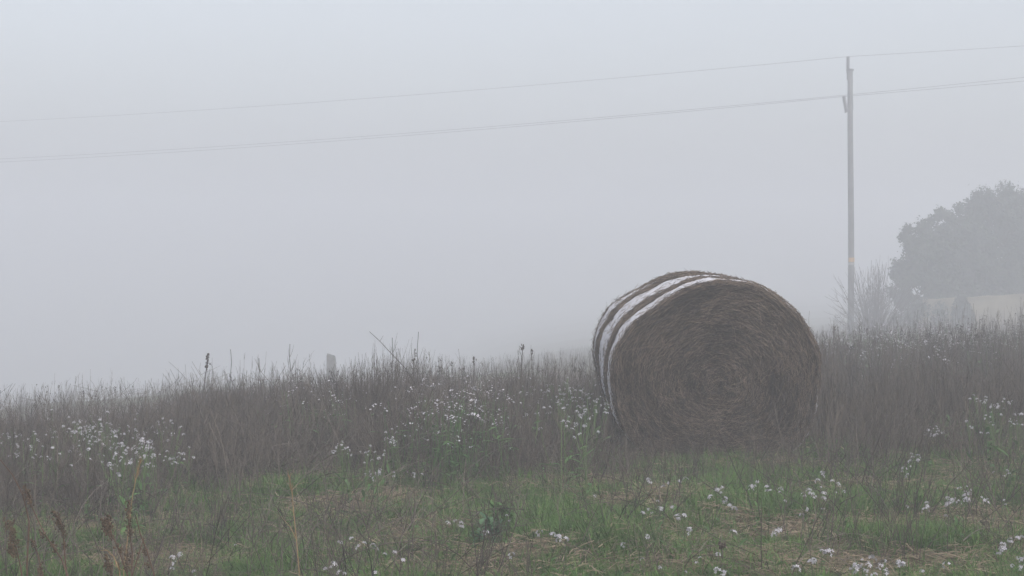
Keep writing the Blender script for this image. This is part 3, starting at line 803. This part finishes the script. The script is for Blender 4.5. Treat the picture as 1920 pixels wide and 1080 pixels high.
def flower_proto(nh, H, link=True):
    """returns (stem mesh, leaf mesh, list of head offsets)"""
    st = MB(); lf = MB(); tops = []
    main = curve_pts((0, 0, -.01), rnd.uniform(0, 2*PI), rnd.uniform(0, .12), H, 6, rnd.gauss(0, .12), .03)
    st.tube(main, .0022, .0012, 4); tops.append(main[-1])
    for k in range(nh-1):
        j = rnd.randint(2, 4)
        q = curve_pts(main[j], rnd.uniform(0, 2*PI), rnd.uniform(.4, .75), H*(1-j/6)*rnd.uniform(.7, .98), 4, -rnd.uniform(.2, .5), .04)
        st.tube(q, .0014, .001, 4); tops.append(q[-1])
    # seed pods up the stem
    for k in range(8):
        j = rnd.randint(3, 5); f = rnd.random(); p = main[j].lerp(main[j+1], f); q = curve_pts(p, rnd.uniform(0, 2*PI), .9, .022, 2, -.4, .05); st.tube(q, .0008, .0006, 3)
    for k in range(9):
        az = rnd.uniform(0, 2*PI); f = rnd.uniform(0, .55)*6; j = int(f); p = main[j].lerp(main[j+1], f-j) if k > 3 else Vector((0, 0, .005))
        lf.leaf(p, az, rnd.uniform(.2, .9), H*rnd.uniform(.16, .32), H*rnd.uniform(.04, .08), droop=rnd.uniform(.3, 1))
    return st.mesh('stem', M['gstem']), lf.mesh('leaves', M['leaf']), tops
PROTO = {1: [flower_proto(1, .3) for _ in range(3)], 2: [flower_proto(2, .3) for _ in range(3)], 3: [flower_proto(3, .3) for _ in range(3)], 5: [flower_proto(5, .3) for _ in range(3)]}
def put_flower(px, py, H, nh, label, group, headscale=1.0, d=None):
    """head stands at photo row py: find the ground under it"""
    if d is None: x, y = at(px, py, H)
    else: x, y = d*(px-CX)/F, d
    z = gz(x, y)
    if not bool(bale_clear(np.array([x]), np.array([y]), .05)[0]): return
    st, lf, tops = rnd.choice(PROTO[nh]); s = H/.3; rz = rnd.uniform(0, 2*PI)
    root = empty('white_flowered_weed', (x, y, z), rz, label, 'wildflower', group); root.scale = (s, s, s)
    for nm, me in (('stem', st), ('leaves', lf)):
        o = bpy.data.objects.new(nm, me); COL.objects.link(o); o.parent = root
    for tp in tops:
        o = bpy.data.objects.new('flower_head', rnd.choice(HEADS)); COL.objects.link(o); o.parent = root; o.location = tp
        k = headscale/s*rnd.uniform(.5, 1.12); o.scale = (k, k, k); o.rotation_euler = (rnd.gauss(0, .3), rnd.gauss(0, .3), rnd.uniform(0, 6))
        if rnd.random() < .4:
            q = bpy.data.objects.new('flower_buds', BUD); COL.objects.link(q); q.parent = root; q.location = tp+Vector((0, 0, .014*k)); q.scale = (k, k, k)
NUM = {1: 'one white head', 2: 'two white heads', 3: 'three white heads', 5: 'many white heads'}
ORD = ['leftmost', 'second from left', 'third from left', 'fourth from left', 'fifth from left', 'sixth from left', 'seventh from left', 'eighth from left', 'ninth from left', 'tenth from left']
# heads in the foreground, read off the photograph, with what they stand by
FG = [
 ('just left of the green tuft', [(1120, 930, 1), (1062, 1010, 1), (1030, 1000, 2), (1018, 998, 1), (1045, 1012, 1)]),
 ('in grass right of the green tuft', [(1208, 898, 2), (1218, 955, 3), (1229, 948, 2), (1236, 938, 1), (1250, 948, 1), (1285, 965, 3), (1288, 990, 2), (1210, 1005, 1), (1170, 1022, 1), (1258, 905, 2), (1280, 900, 2)]),
 ('in grass straight before the bale', [(1330, 932, 1), (1352, 915, 3), (1348, 922, 1), (1371, 934, 2), (1420, 905, 3), (1418, 915, 2), (1442, 910, 2), (1440, 918, 1), (1455, 918, 1), (1467, 918, 2), (1478, 940, 1), (1385, 950, 1), (1372, 948, 1)]),
 ('below the bale\'s right edge', [(1535, 888, 2), (1533, 902, 3), (1520, 918, 2), (1507, 928, 1), (1545, 924, 3), (1566, 902, 2), (1567, 922, 1), (1586, 922, 1), (1530, 932, 1), (1517, 953, 1), (1508, 965, 1), (1548, 956, 1)]),
 ('on bare straw at the bottom', [(1312, 1050, 2), (1345, 1040, 1), (1368, 1000, 1), (1345, 1070, 3), (1240, 1066, 1), (1285, 1072, 1), (1210, 1048, 1), (1540, 1028, 3), (1520, 1050, 2), (1498, 1066, 1), (1466, 995, 3), (1455, 1005, 1)]),
 ('in clumps below the right stalks', [(1702, 850, 2), (1721, 857, 3), (1712, 866, 2), (1711, 892, 1), (1690, 880, 1), (1750, 800, 5), (1742, 808, 5), (1760, 806, 5)]),
 ('in the lower right white cluster', [(1810, 912, 5), (1790, 925, 5), (1782, 935, 3), (1812, 928, 3), (1842, 930, 3), (1872, 936, 2), (1742, 943, 2), (1733, 958, 1), (1700, 948, 1), (1856, 942, 1), (1770, 967, 1)]),
 ('along the right picture edge', [(1885, 880, 2), (1892, 890, 1), (1910, 1006, 2), (1903, 1044, 3), (1895, 1058, 3), (1912, 1040, 2), (1870, 1028, 2), (1872, 1020, 1), (1900, 1010, 1), (1860, 885, 1)]),
 ('at the bottom edge, right side', [(1620, 1050, 3), (1650, 1065, 5), (1655, 1055, 2), (1688, 1054, 3), (1640, 1048, 2), (1612, 1064, 3), (1596, 1060, 2), (1630, 1072, 2), (1773, 1060, 1), (1740, 1068, 1)]),
 ('at the bottom edge, centre left', [(622, 1057, 3), (630, 1070, 2), (706, 1074, 3), (676, 1018, 2), (690, 1022, 1), (636, 1015, 1), (705, 1030, 1), (758, 1048, 1), (740, 1034, 1), (725, 1040, 1), (652, 1008, 1)]),
 ('beside the broad leafy plant', [(845, 976, 2), (868, 980, 2), (937, 964, 2), (902, 1000, 1), (965, 1042, 1)]),
 ('in green grass at bottom left', [(333, 1045, 2), (338, 1056, 2), (366, 1065, 2), (342, 1040, 1), (440, 1020, 1)]),
 ('before the radiating brown clump', [(690, 884, 3), (702, 890, 2), (710, 888, 1), (718, 880, 2), (732, 886, 2), (765, 885, 1), (790, 890, 2), (770, 890, 1)]),
]
nfl = 0
for (where, lst) in FG:
    for (a, b_, n) in lst:
        H = rnd.uniform(.16, .27); same = sorted((q for q in lst if q[2] == n), key=lambda q: q[0])
        lab = 'wildflower with %s, %s' % (NUM[n], where)
        if len(same) > 1: lab += ', '+ORD[same.index((a, b_, n))]
        put_flower(a, b_, H, n, lab, 'white-flowered weeds in the foreground grass'); nfl += 1
def patch(cx, cy, rx, ry, n, H0, H1, where, group, k=1.0):
    global nfl
    for i in range(n):
        if i % 5 == 0:
            r = math.sqrt(rnd.random()); a = rnd.uniform(0, 2*PI); sx, sy = cx+rx*r*math.cos(a), cy+ry*r*math.sin(a)
        px, py = sx+rnd.gauss(0, rx*.34), sy+rnd.gauss(0, ry*.36); nh = rnd.choice((2, 3, 5, 5))
        put_flower(px, py, rnd.uniform(H0, H1), nh, 'wildflower with %s, %s' % (NUM[nh], where), group, .92*k); nfl += 1
patch(235, 812, 105, 32, 64, .38, .5, 'in the dense white patch at left', 'white flowers in the left patch')
patch(75, 815, 95, 20, 22, .38, .5, 'in the thin white row at the left edge', 'white flowers at the left edge', .8)
patch(1062, 745, 82, 32, 36, .45, .55, 'in the white patch left of the bale', 'white flowers left of the bale', .95)
patch(695, 825, 38, 14, 10, .35, .45, 'at the foot of the radiating brown clump', 'white flowers by the brown clump', .8)
patch(1850, 790, 70, 50, 14, .4, .5, 'among brown stalks at the right edge', 'white flowers among stalks at right', .9)
patch(735, 805, 25, 10, 3, .4, .5, 'in the brown stalks at picture centre', 'white flowers in the central stalks')
# the far drifts: nobody could count them
def drift_variant():
    b = MB()
    for i in range(9):
        x, y = rnd.gauss(0, .2), rnd.gauss(0, .2); h = rnd.uniform(.32, .58); top = Vector((x+rnd.gauss(0, .04), y, h))
        for k in range(rnd.randint(2, 5)):
            c = top+Vector((rnd.gauss(0, .018), rnd.gauss(0, .018), rnd.gauss(0, .012))); s_ = rnd.uniform(.005, .009); a = rnd.uniform(0, PI)
            u = Vector((math.cos(a), math.sin(a), rnd.gauss(0, .4))).normalized(); v = u.cross(Vector((0, 0.6, 1))).normalized()
            b.quad(c-u*s_, c-v*s_, c+u*s_, c+v*s_, tint=rnd.random())
    return b.mesh('flower_drift', M['petal'])
def drift_stems():
    b = MB()
    for i in range(9): b.tube(curve_pts((rnd.gauss(0, .2), rnd.gauss(0, .2), 0), 0, rnd.gauss(0, .1), rnd.uniform(.3, .55), 3), .003, .0015, 3)
    for i in range(14): b.leaf((rnd.gauss(0, .2), rnd.gauss(0, .2), rnd.uniform(0, .4)), rnd.uniform(0, 6.2), .5, .12, .03)
    return b.mesh('drift_stems', M['leaf'])
DV = [drift_variant() for i in range(5)]; DS = [drift_stems() for i in range(3)]
pts = []; DSC = []
def dpatch(cx, cy, rx, ry, n, h=.48, t0=4.0):
    for i in range(n):
        r = math.sqrt(rnd.random()); a = rnd.uniform(0, 2*PI)
        x, y = at(cx+rx*r*math.cos(a), cy+ry*r*math.sin(a), h, t0); pts.append((x, y, gz(x, y))); DSC.append(h/.48)
dpatch(868, 722, 50, 40, 30); dpatch(950, 705, 70, 25, 14); dpatch(1740, 632, 190, 28, 95, .66, 22); dpatch(1585, 652, 50, 14, 14, .6, 20)
dpatch(570, 730, 80, 14, 10); dpatch(860, 775, 50, 14, 8); dpatch(1770, 700, 150, 40, 8, .6, 18)
P = np.array(pts); N = len(P)
scatter('flower_drift', DV, P, nr.rand(N)*6.28, np.zeros(N), nr.uniform(.85, 1.1, N)*np.array(DSC), 'distant drifts of tiny white flowers among the stalks')
scatter('flower_foliage', DS, P, nr.rand(N)*6.28, np.zeros(N), nr.uniform(.75, .95, N)*np.array(DSC), 'green stems and leaves under the distant white drifts')

# ------------------------------------------------------------------ single plants that stand out
rnd.seed(9)
def from_pix(path, d):
    """photo rows and columns at depth d, as world points"""
    return [Vector(((a-CX)/F*d, d+rnd.gauss(0, .015), CZ+(HY-b_)/F*d)) for a, b_ in path]
def seed_clump(b, c, rx, rz, n, sz=.006):
    for i in range(n): b.blob(c+Vector((rnd.gauss(0, rx), rnd.gauss(0, rx), rnd.gauss(0, rz))), sz*rnd.uniform(.6, 1.2), sz*.8, sz*rnd.uniform(.7, 1.3), 5)
def dock(path, heads, d, label, r=.004):
    pts = from_pix(path, d); f = pts[0].copy(); base = Vector((f.x, f.y, gz(f.x, f.y)))
    root = empty('dock_stalk', base, 0, label, 'dead stalk', 'rusty dock stalks at the lower left')
    b = MB(); w_ = [p-base for p in pts]; w_[0] = Vector((w_[0].x, w_[0].y, min(w_[0].z, 0)-.02)); b.tube(w_, r, r*.45, 5, .4); b.obj('stem', M['rstem'], root)
    for hd in heads:
        s = MB()
        for (a, c) in ((hd[0], hd[1]),):
            n = hd[2]
            hp = from_pix([(a, c)], d)[0]-base
            k0 = min(range(len(w_)), key=lambda i: (w_[i]-hp).length)
            L_ = hd[3]/F*d if len(hd) > 3 else .05
            # cluster spread along the stem's direction
            dr = (w_[min(k0+1, len(w_)-1)]-w_[max(k0-1, 0)]).normalized()
            s.tube([hp-dr*L_*.5, hp+dr*L_*.5], r*.5, r*.4, 4, .3)
            for i in range(n):
                q = hp+dr*rnd.uniform(-.5, .5)*L_+Vector((rnd.gauss(0, .0065), rnd.gauss(0, .0065), rnd.gauss(0, .006)))
                s.blob(q, .0040*rnd.uniform(.5, 1.3), .0034, .0046*rnd.uniform(.5, 1.2), 5)
        s.obj('seed_cluster', M['rust'], root)
dock([(55, 1290), (50, 1060), (52, 980), (40, 930), (20, 890), (0, 862)], [(22, 990, 40, 24), (22, 1022, 45, 30)], 6.6, 'dark thin dock stalk nearest the left picture edge')
dock([(95, 1290), (50, 1120), (36, 1060), (30, 1025), (15, 1000)], [(27, 1008, 55, 26), (24, 1032, 45, 22), (12, 985, 25, 20)], 6.5, 'short dock stalk with rusty clusters at left edge')
dock([(175, 1290), (135, 1100), (112, 1050), (85, 1000), (65, 965), (48, 918)], [(50, 926, 50, 30), (55, 938, 25, 22), (82, 1000, 22, 16), (98, 1028, 25, 18)], 6.6, 'tallest leaning dock stalk with rusty tip at lower left')
dock([(150, 1290), (130, 1150), (122, 1040), (117, 990), (106, 960)], [(108, 972, 60, 34), (118, 995, 45, 22), (121, 1022, 14, 10)], 6.7, 'upright dock stalk with two rusty clusters, second rank at left')
dock([(110, 1290), (78, 1090), (68, 1040), (62, 1010)], [(74, 1072, 30, 22), (64, 1022, 18, 16)], 6.4, 'low thin dock stalk at the bottom left edge')
dock([(262, 1290), (238, 1080), (222, 1030), (210, 1005), (195, 970)], [(198, 990, 75, 34), (205, 1000, 60, 26), (203, 978, 40, 24), (223, 1027, 16, 10)], 6.6, 'bushy rust-brown dock stalk left of the pale straw')
dock([(246, 1290), (245, 1120), (246, 1040), (243, 985), (240, 948)], [(240, 955, 45, 30), (244, 985, 50, 34), (238, 1050, 65, 40)], 6.6, 'upright dock stalk tight behind the pale straw')
dock([(300, 1290), (288, 1080), (275, 1035), (262, 1000), (255, 970)], [(270, 1038, 16, 14), (281, 1058, 14, 10)], 6.5, 'thin dark dock stalk leaning left, right of the pale straw')
dock([(215, 1290), (240, 1110), (255, 1060), (271, 1008)], [(262, 1036, 3, 8)], 6.3, 'bare dark stick leaning right beside the pale straw')
dock([(225, 1290), (215, 1110), (207, 1070), (200, 1040)], [(203, 1055, 50, 30), (208, 1068, 40, 20)], 6.5, 'low rusty dock stalk at the bottom below the bushy one')
def straw_stalk(path, d, label, fine=None, r=.0026, tuft=True):
    pts = from_pix(path, d); base = Vector((pts[0].x, pts[0].y, gz(pts[0].x, pts[0].y)))
    root = empty('straw_stalk', base, 0, label, 'dead stalk'); b = MB(); w_ = [p-base for p in pts]; w_[0] = Vector((w_[0].x, w_[0].y, -.02))
    b.tube(w_, r, r*.5, 5, .6); b.obj('stem', M['gold'], root)
    if tuft:
        s = MB(); tp = w_[-1]; dr = (w_[-1]-w_[-2]).normalized()
        for i in range(26):
            p = tp-dr*rnd.uniform(0, .10); v = (dr+Vector((rnd.gauss(0, .35), rnd.gauss(0, .35), 0))).normalized(); s.tube([p, p+v*rnd.uniform(.015, .04)], .0010, .0006, 3)
        s.obj('seed_plume', M['gold'], root)
    lf = MB()
    for i in range(4):
        k = rnd.randint(1, len(w_)-2); az = rnd.uniform(0, 6.3); lf.blade(w_[k], (math.cos(az)*.5, math.sin(az)*.2, .85), rnd.uniform(.10, .2), .005, rnd.uniform(.8, 2))
    lf.obj('leaf_blades', M['gold'], root)
straw_stalk([(228, 1260), (232, 1070), (240, 1000), (248, 930), (256, 890), (262, 868)], 6.8, 'tall pale golden straw rising past the dock stalks')
straw_stalk([(228, 1260), (224, 1070), (212, 1045), (200, 1033), (190, 1030)], 6.5, 'bent pale straw arching left at the bottom edge', tuft=False, r=.0025)
straw_stalk([(566, 1230), (562, 1075), (556, 1010), (550, 960), (546, 920), (540, 890)], 7.6, 'golden brown straw stalk standing alone left of centre', r=.003)

def lone_weed(px, ptop, d, nb, label, head=None, lean=0.0, r=.005, hd=.0, name='dead_weed_stalk'):
    x, y, z = dist_point(px, d); H = CZ+(HY-ptop)/F*d-z; base = Vector((x, y, z))
    root = empty(name, base, 0, label, 'dead stalk')
    b = MB(); pts = [Vector((lean*H*(q/7)**1.6+rnd.gauss(0, .006), rnd.gauss(0, .01), -.02+(H+.02)*q/7)) for q in range(8)]
    b.tube(pts, r*1.2, r*.6, 4, .2)
    for k in range(nb):
        j = rnd.randint(3, 6); q = curve_pts(pts[j], rnd.choice((0, PI))+rnd.gauss(0, .5), rnd.uniform(.25, .6), H*rnd.uniform(.08, .22), 4, -.35, .06); b.tube(q, r*.45, r*.2, 3, .2)
    b.obj('stem', M['stem'], root)
    if head:
        s = MB(); dr = (pts[7]-pts[6]).normalized()
        seed_n = head//2
        for i in range(seed_n):
            f = rnd.random(); q = pts[7]-dr*hd*f+Vector((rnd.gauss(0, .012*(1.2-abs(f-.5)*1.5)), rnd.gauss(0, .012), 0)); s.blob(q, .006, .006, .011, 5)
        s.obj('seed_head', M['dark'], root)
    return root
lone_weed(375, 662, 16.5, 5, 'dark plumed stalk leaning right above the left skyline', 60, .10, .005, .16)
lone_weed(432, 655, 16.5, 6, 'thin hooked stalk right of the dark plume', None, .0, .004)
lone_weed(488, 672, 17, 6, 'second thin stalk right of the dark plume', None, -.02)
lone_weed(545, 645, 16, 7, 'tallest thin forked stalk left of the square post', None, .0, .004)
lone_weed(735, 633, 15.5, 9, 'thin branching stalk above the radiating clump', None, .0, .004)
lone_weed(783, 622, 17, 3, 'faint straight stalk right of the radiating clump', None, .0, .004)
lone_weed(768, 655, 15, 9, 'dark twiggy stalk at the radiating clump\'s right side', 14, .06, .005, .1)
lone_weed(978, 646, 17, 2, 'stalk with a small dark blunt head left of the bale', 26, .0, .006, .05)
lone_weed(998, 655, 17.5, 6, 'forked dark stalk just right of the blunt-headed one', 12, .0, .005, .05)
lone_weed(888, 668, 17, 5, 'dark seed-tipped stalk above the white drift', 18, .0, .005, .08)
lone_weed(1354, 1018, 7.9, 1, 'dark round-headed stalk before the bale near the bottom', 30, .0, .0035, .02)
lone_weed(1524, 866, 11.0, 3, 'thin dark upright stem just off the bale\'s right foot', None, .01, .004)
lone_weed(1555, 850, 10.6, 4, 'thin dark stem standing right of the bale foot', None, .0, .004)
lone_weed(1668, 622, 30, 5, 'small dark forked stalk right of the pole among flowers', 16, .0, .006, .08)
lone_weed(1640, 640, 24, 5, 'dark seed-tipped stalk below the bare shrub', 16, .0, .006, .08)
# radiating clump and the arching stem over it
x, y = at(700, 842, .0)
bare_shrub('radiating_weed_clump', (x, y, gz(x, y)), .9, .78, 260, 'dense fan of thin brown stems radiating left of centre', 'dry bush', 31, .0042, m='stem', spread=1.15, lat=.5)
x, y = at(1030, 862, .0)
bare_shrub('twiggy_weed_clump', (x, y, gz(x, y)), .5, .42, 26, 'low open twiggy dead plant in grass left of the bale', 'dry bush', 33, .004, m='twig', spread=1.7)
x, y = at(640, 985, .0)
bare_shrub('dead_branching_weed', (x, y, gz(x, y)), .4, .34, 16, 'dark branching dead plant in the grass left of centre', 'dry bush', 34, .004, m='twig', spread=1.9)
x, y = at(930, 905, 0)
bare_shrub('fallen_branching_weed', (x, y, gz(x, y)), .5, .38, 18, 'sprawling pale twigs above the leafy green plant', 'dry bush', 35, .004, m='twig', spread=2.2)
for (a, c, R_, h, n_, lab, sd_) in [
  (60, 918, .6, .34, 26, 'tangled dead plant at the left edge above the dock stalks', 51), (185, 905, .6, .36, 28, 'tangled dead plant straight below the left flower patch', 52),
  (335, 880, .6, .42, 26, 'tangled dead plant right of the left flower patch', 53), (470, 862, .6, .46, 30, 'dark tangled dead plant behind the lone golden straw', 54),
  (575, 856, .6, .44, 26, 'dark tangled dead plant left of the radiating clump\'s foot', 55), (850, 850, .6, .45, 30, 'tangled dead plant below the far white drift', 56),
  (960, 855, .6, .42, 24, 'tangled dead plant between the white drift and bale', 57), (1120, 862, .5, .40, 22, 'tangled dead plant at the bale\'s lower left side', 58),
  (700, 880, .5, .34, 22, 'tangled dead plant in front of the radiating clump', 60), (980, 890, .5, .30, 20, 'low tangled dead plant above the green leafy plant', 61),
  (120, 950, .5, .26, 18, 'low tangled dead plant just above the upright dock stalk', 62), (430, 930, .5, .26, 16, 'low tangled dead plant between the pale straws', 63),
  (1650, 848, .5, .42, 20, 'tangled dead plant right of the bale below the stalks', 59)]:
    x, y = at(a, c, .0)
    bare_shrub('tangled_weed', (x, y, gz(x, y)), R_, h*1.25, n_+30, lab, 'dead plant', sd_, .0046, group='tangled dead plants before the belt', m='twig', spread=2.3)
pts = from_pix([(790, 740), (760, 690), (735, 664), (712, 640), (692, 622)], 15.3); base = Vector((pts[0].x+.2, pts[0].y, gz(pts[0].x+.2, pts[0].y)))
b = MB(); b.tube([Vector((0, 0, -.02))]+[p-base for p in pts], .005, .0018, 4, .3); b.tube([pts[3]-base, pts[3]-base+Vector((.03, 0, .05))], .002, .001, 3, .3)
tag(b.obj('arching_stem', M['stem'], loc=base), 'long single stem arching left above the radiating clump', 'dead stalk')

# green tuft and the leafy plant near the bottom
rnd.seed(14)
def tuft(px, py, n, L, wd, label, spread=.07):
    x, y = at(px, py); b = MB()
    for i in range(n):
        az = rnd.uniform(0, 2*PI); r = abs(rnd.gauss(0, spread)); el = rnd.uniform(.6, 1.5)
        b.blade((r*math.cos(az), r*math.sin(az), -.01), (math.cos(az)*math.cos(el), math.sin(az)*math.cos(el), math.sin(el)), L*rnd.uniform(.5, 1.1), wd, rnd.uniform(.5, 1.9), seg=4, tint=rnd.random()*.55)
    tag(b.obj('grass_tuft', M['blade'], loc=(x, y, gz(x, y))), label, 'grass tuft', 'dense grass tufts')
tuft(1108, 1004, 420, .16, .005, 'dense dark green grass tuft near the bottom, right of the leafy plant', .075)
tuft(1055, 1030, 140, .12, .005, 'smaller green grass tuft just left of the dense dark one', .06)
tuft(1815, 985, 160, .13, .005, 'green grass tuft under the white cluster at lower right')
tuft(1060, 845, 120, .22, .006, 'green grass tuft in the brown twigs left of the bale', .12)
tuft(1215, 868, 150, .2, .006, 'green tuft at the bale\'s left foot', .14)
tuft(1410, 872, 260, .17, .006, 'wide green tuft growing against the bale\'s foot', .24)
def leafy(px, py, H, n, label, m, seed):
    rnd.seed(seed); x, y = at(px, py); root = empty('leafy_plant', (x, y, gz(x, y)), 0, label, 'leafy plant', 'broad leafy plants'); st = MB(); lf = MB()
    for k in range(7):
        az = rnd.uniform(0, 6.3); q = curve_pts((rnd.gauss(0, .03), rnd.gauss(0, .03), 0), az, rnd.uniform(.05, .5), H*rnd.uniform(.6, 1), 5, rnd.uniform(-.2, .2), .05); st.tube(q, .004, .002, 5)
        for i in range(n):
            f = rnd.uniform(.1, 1)*5; j = min(4, int(f)); p = q[j].lerp(q[j+1], f-j); lf.leaf(p, rnd.uniform(0, 6.3), rnd.uniform(.1, 1.1), rnd.uniform(.04, .085), rnd.uniform(.014, .030), droop=rnd.uniform(.3, 1.1))
    st.obj('stems', M['gstem'], root); lf.obj('leaves', M[m], root, smooth=True)
leafy(925, 1032, .20, 26, 'broad bluish green leafy plant at the bottom centre', 'paleleaf', 41)
leafy(945, 1000, .17, 20, 'fresher green leafy shoots right behind the bluish plant', 'leaf', 42)
leafy(1752, 838, .26, 8, 'green leafy mound carrying flowers right of the bale', 'leaf', 43)
leafy(1862, 832, .24, 10, 'green leafy mound by the brown stalks at right', 'leaf', 44)
leafy(280, 868, .30, 8, 'green leafy mound below the left flower patch', 'leaf', 45)
# brown curled dead leaf cluster by the leafy plant
x, y = at(903, 1040); b = MB()
for i in range(9): b.leaf((rnd.gauss(0, .01), 0, .03*rnd.random()), rnd.uniform(0, 6.3), rnd.uniform(.6, 1.4), rnd.uniform(.03, .07), .018, fold=.8, droop=1.6)
b.tube(curve_pts((0, 0, -.01), 2, .2, .07, 3), .003, .002, 5)
tag(b.obj('withered_plant', M['gold'], loc=(x, y, gz(x, y))), 'small withered orange-brown plant left of the leafy green one', 'dead plant')

# ------------------------------------------------------------------ haze
zb = float(np.min(g(*np.meshgrid(np.linspace(-260, 260, 100), np.linspace(-25, 330, 100)))))-1.5
hb = MB(); hb.box(-262, 262, -27, 332, zb, 12.0)
hm = bpy.data.materials.new('haze'); hm.use_nodes = True; n = hm.node_tree; n.nodes.clear()
o_ = n.nodes.new('ShaderNodeOutputMaterial'); v = n.nodes.new('ShaderNodeVolumePrincipled')
v.inputs['Color'].default_value = (.94, .955, .995, 1); v.inputs['Density'].default_value = FOG; v.inputs['Anisotropy'].default_value = 0.2
n.links.new(v.outputs[0], o_.inputs['Volume'])
hz = hb.obj('haze', hm); tag(hz, 'pale bluish grey fog filling the field', kind='stuff')
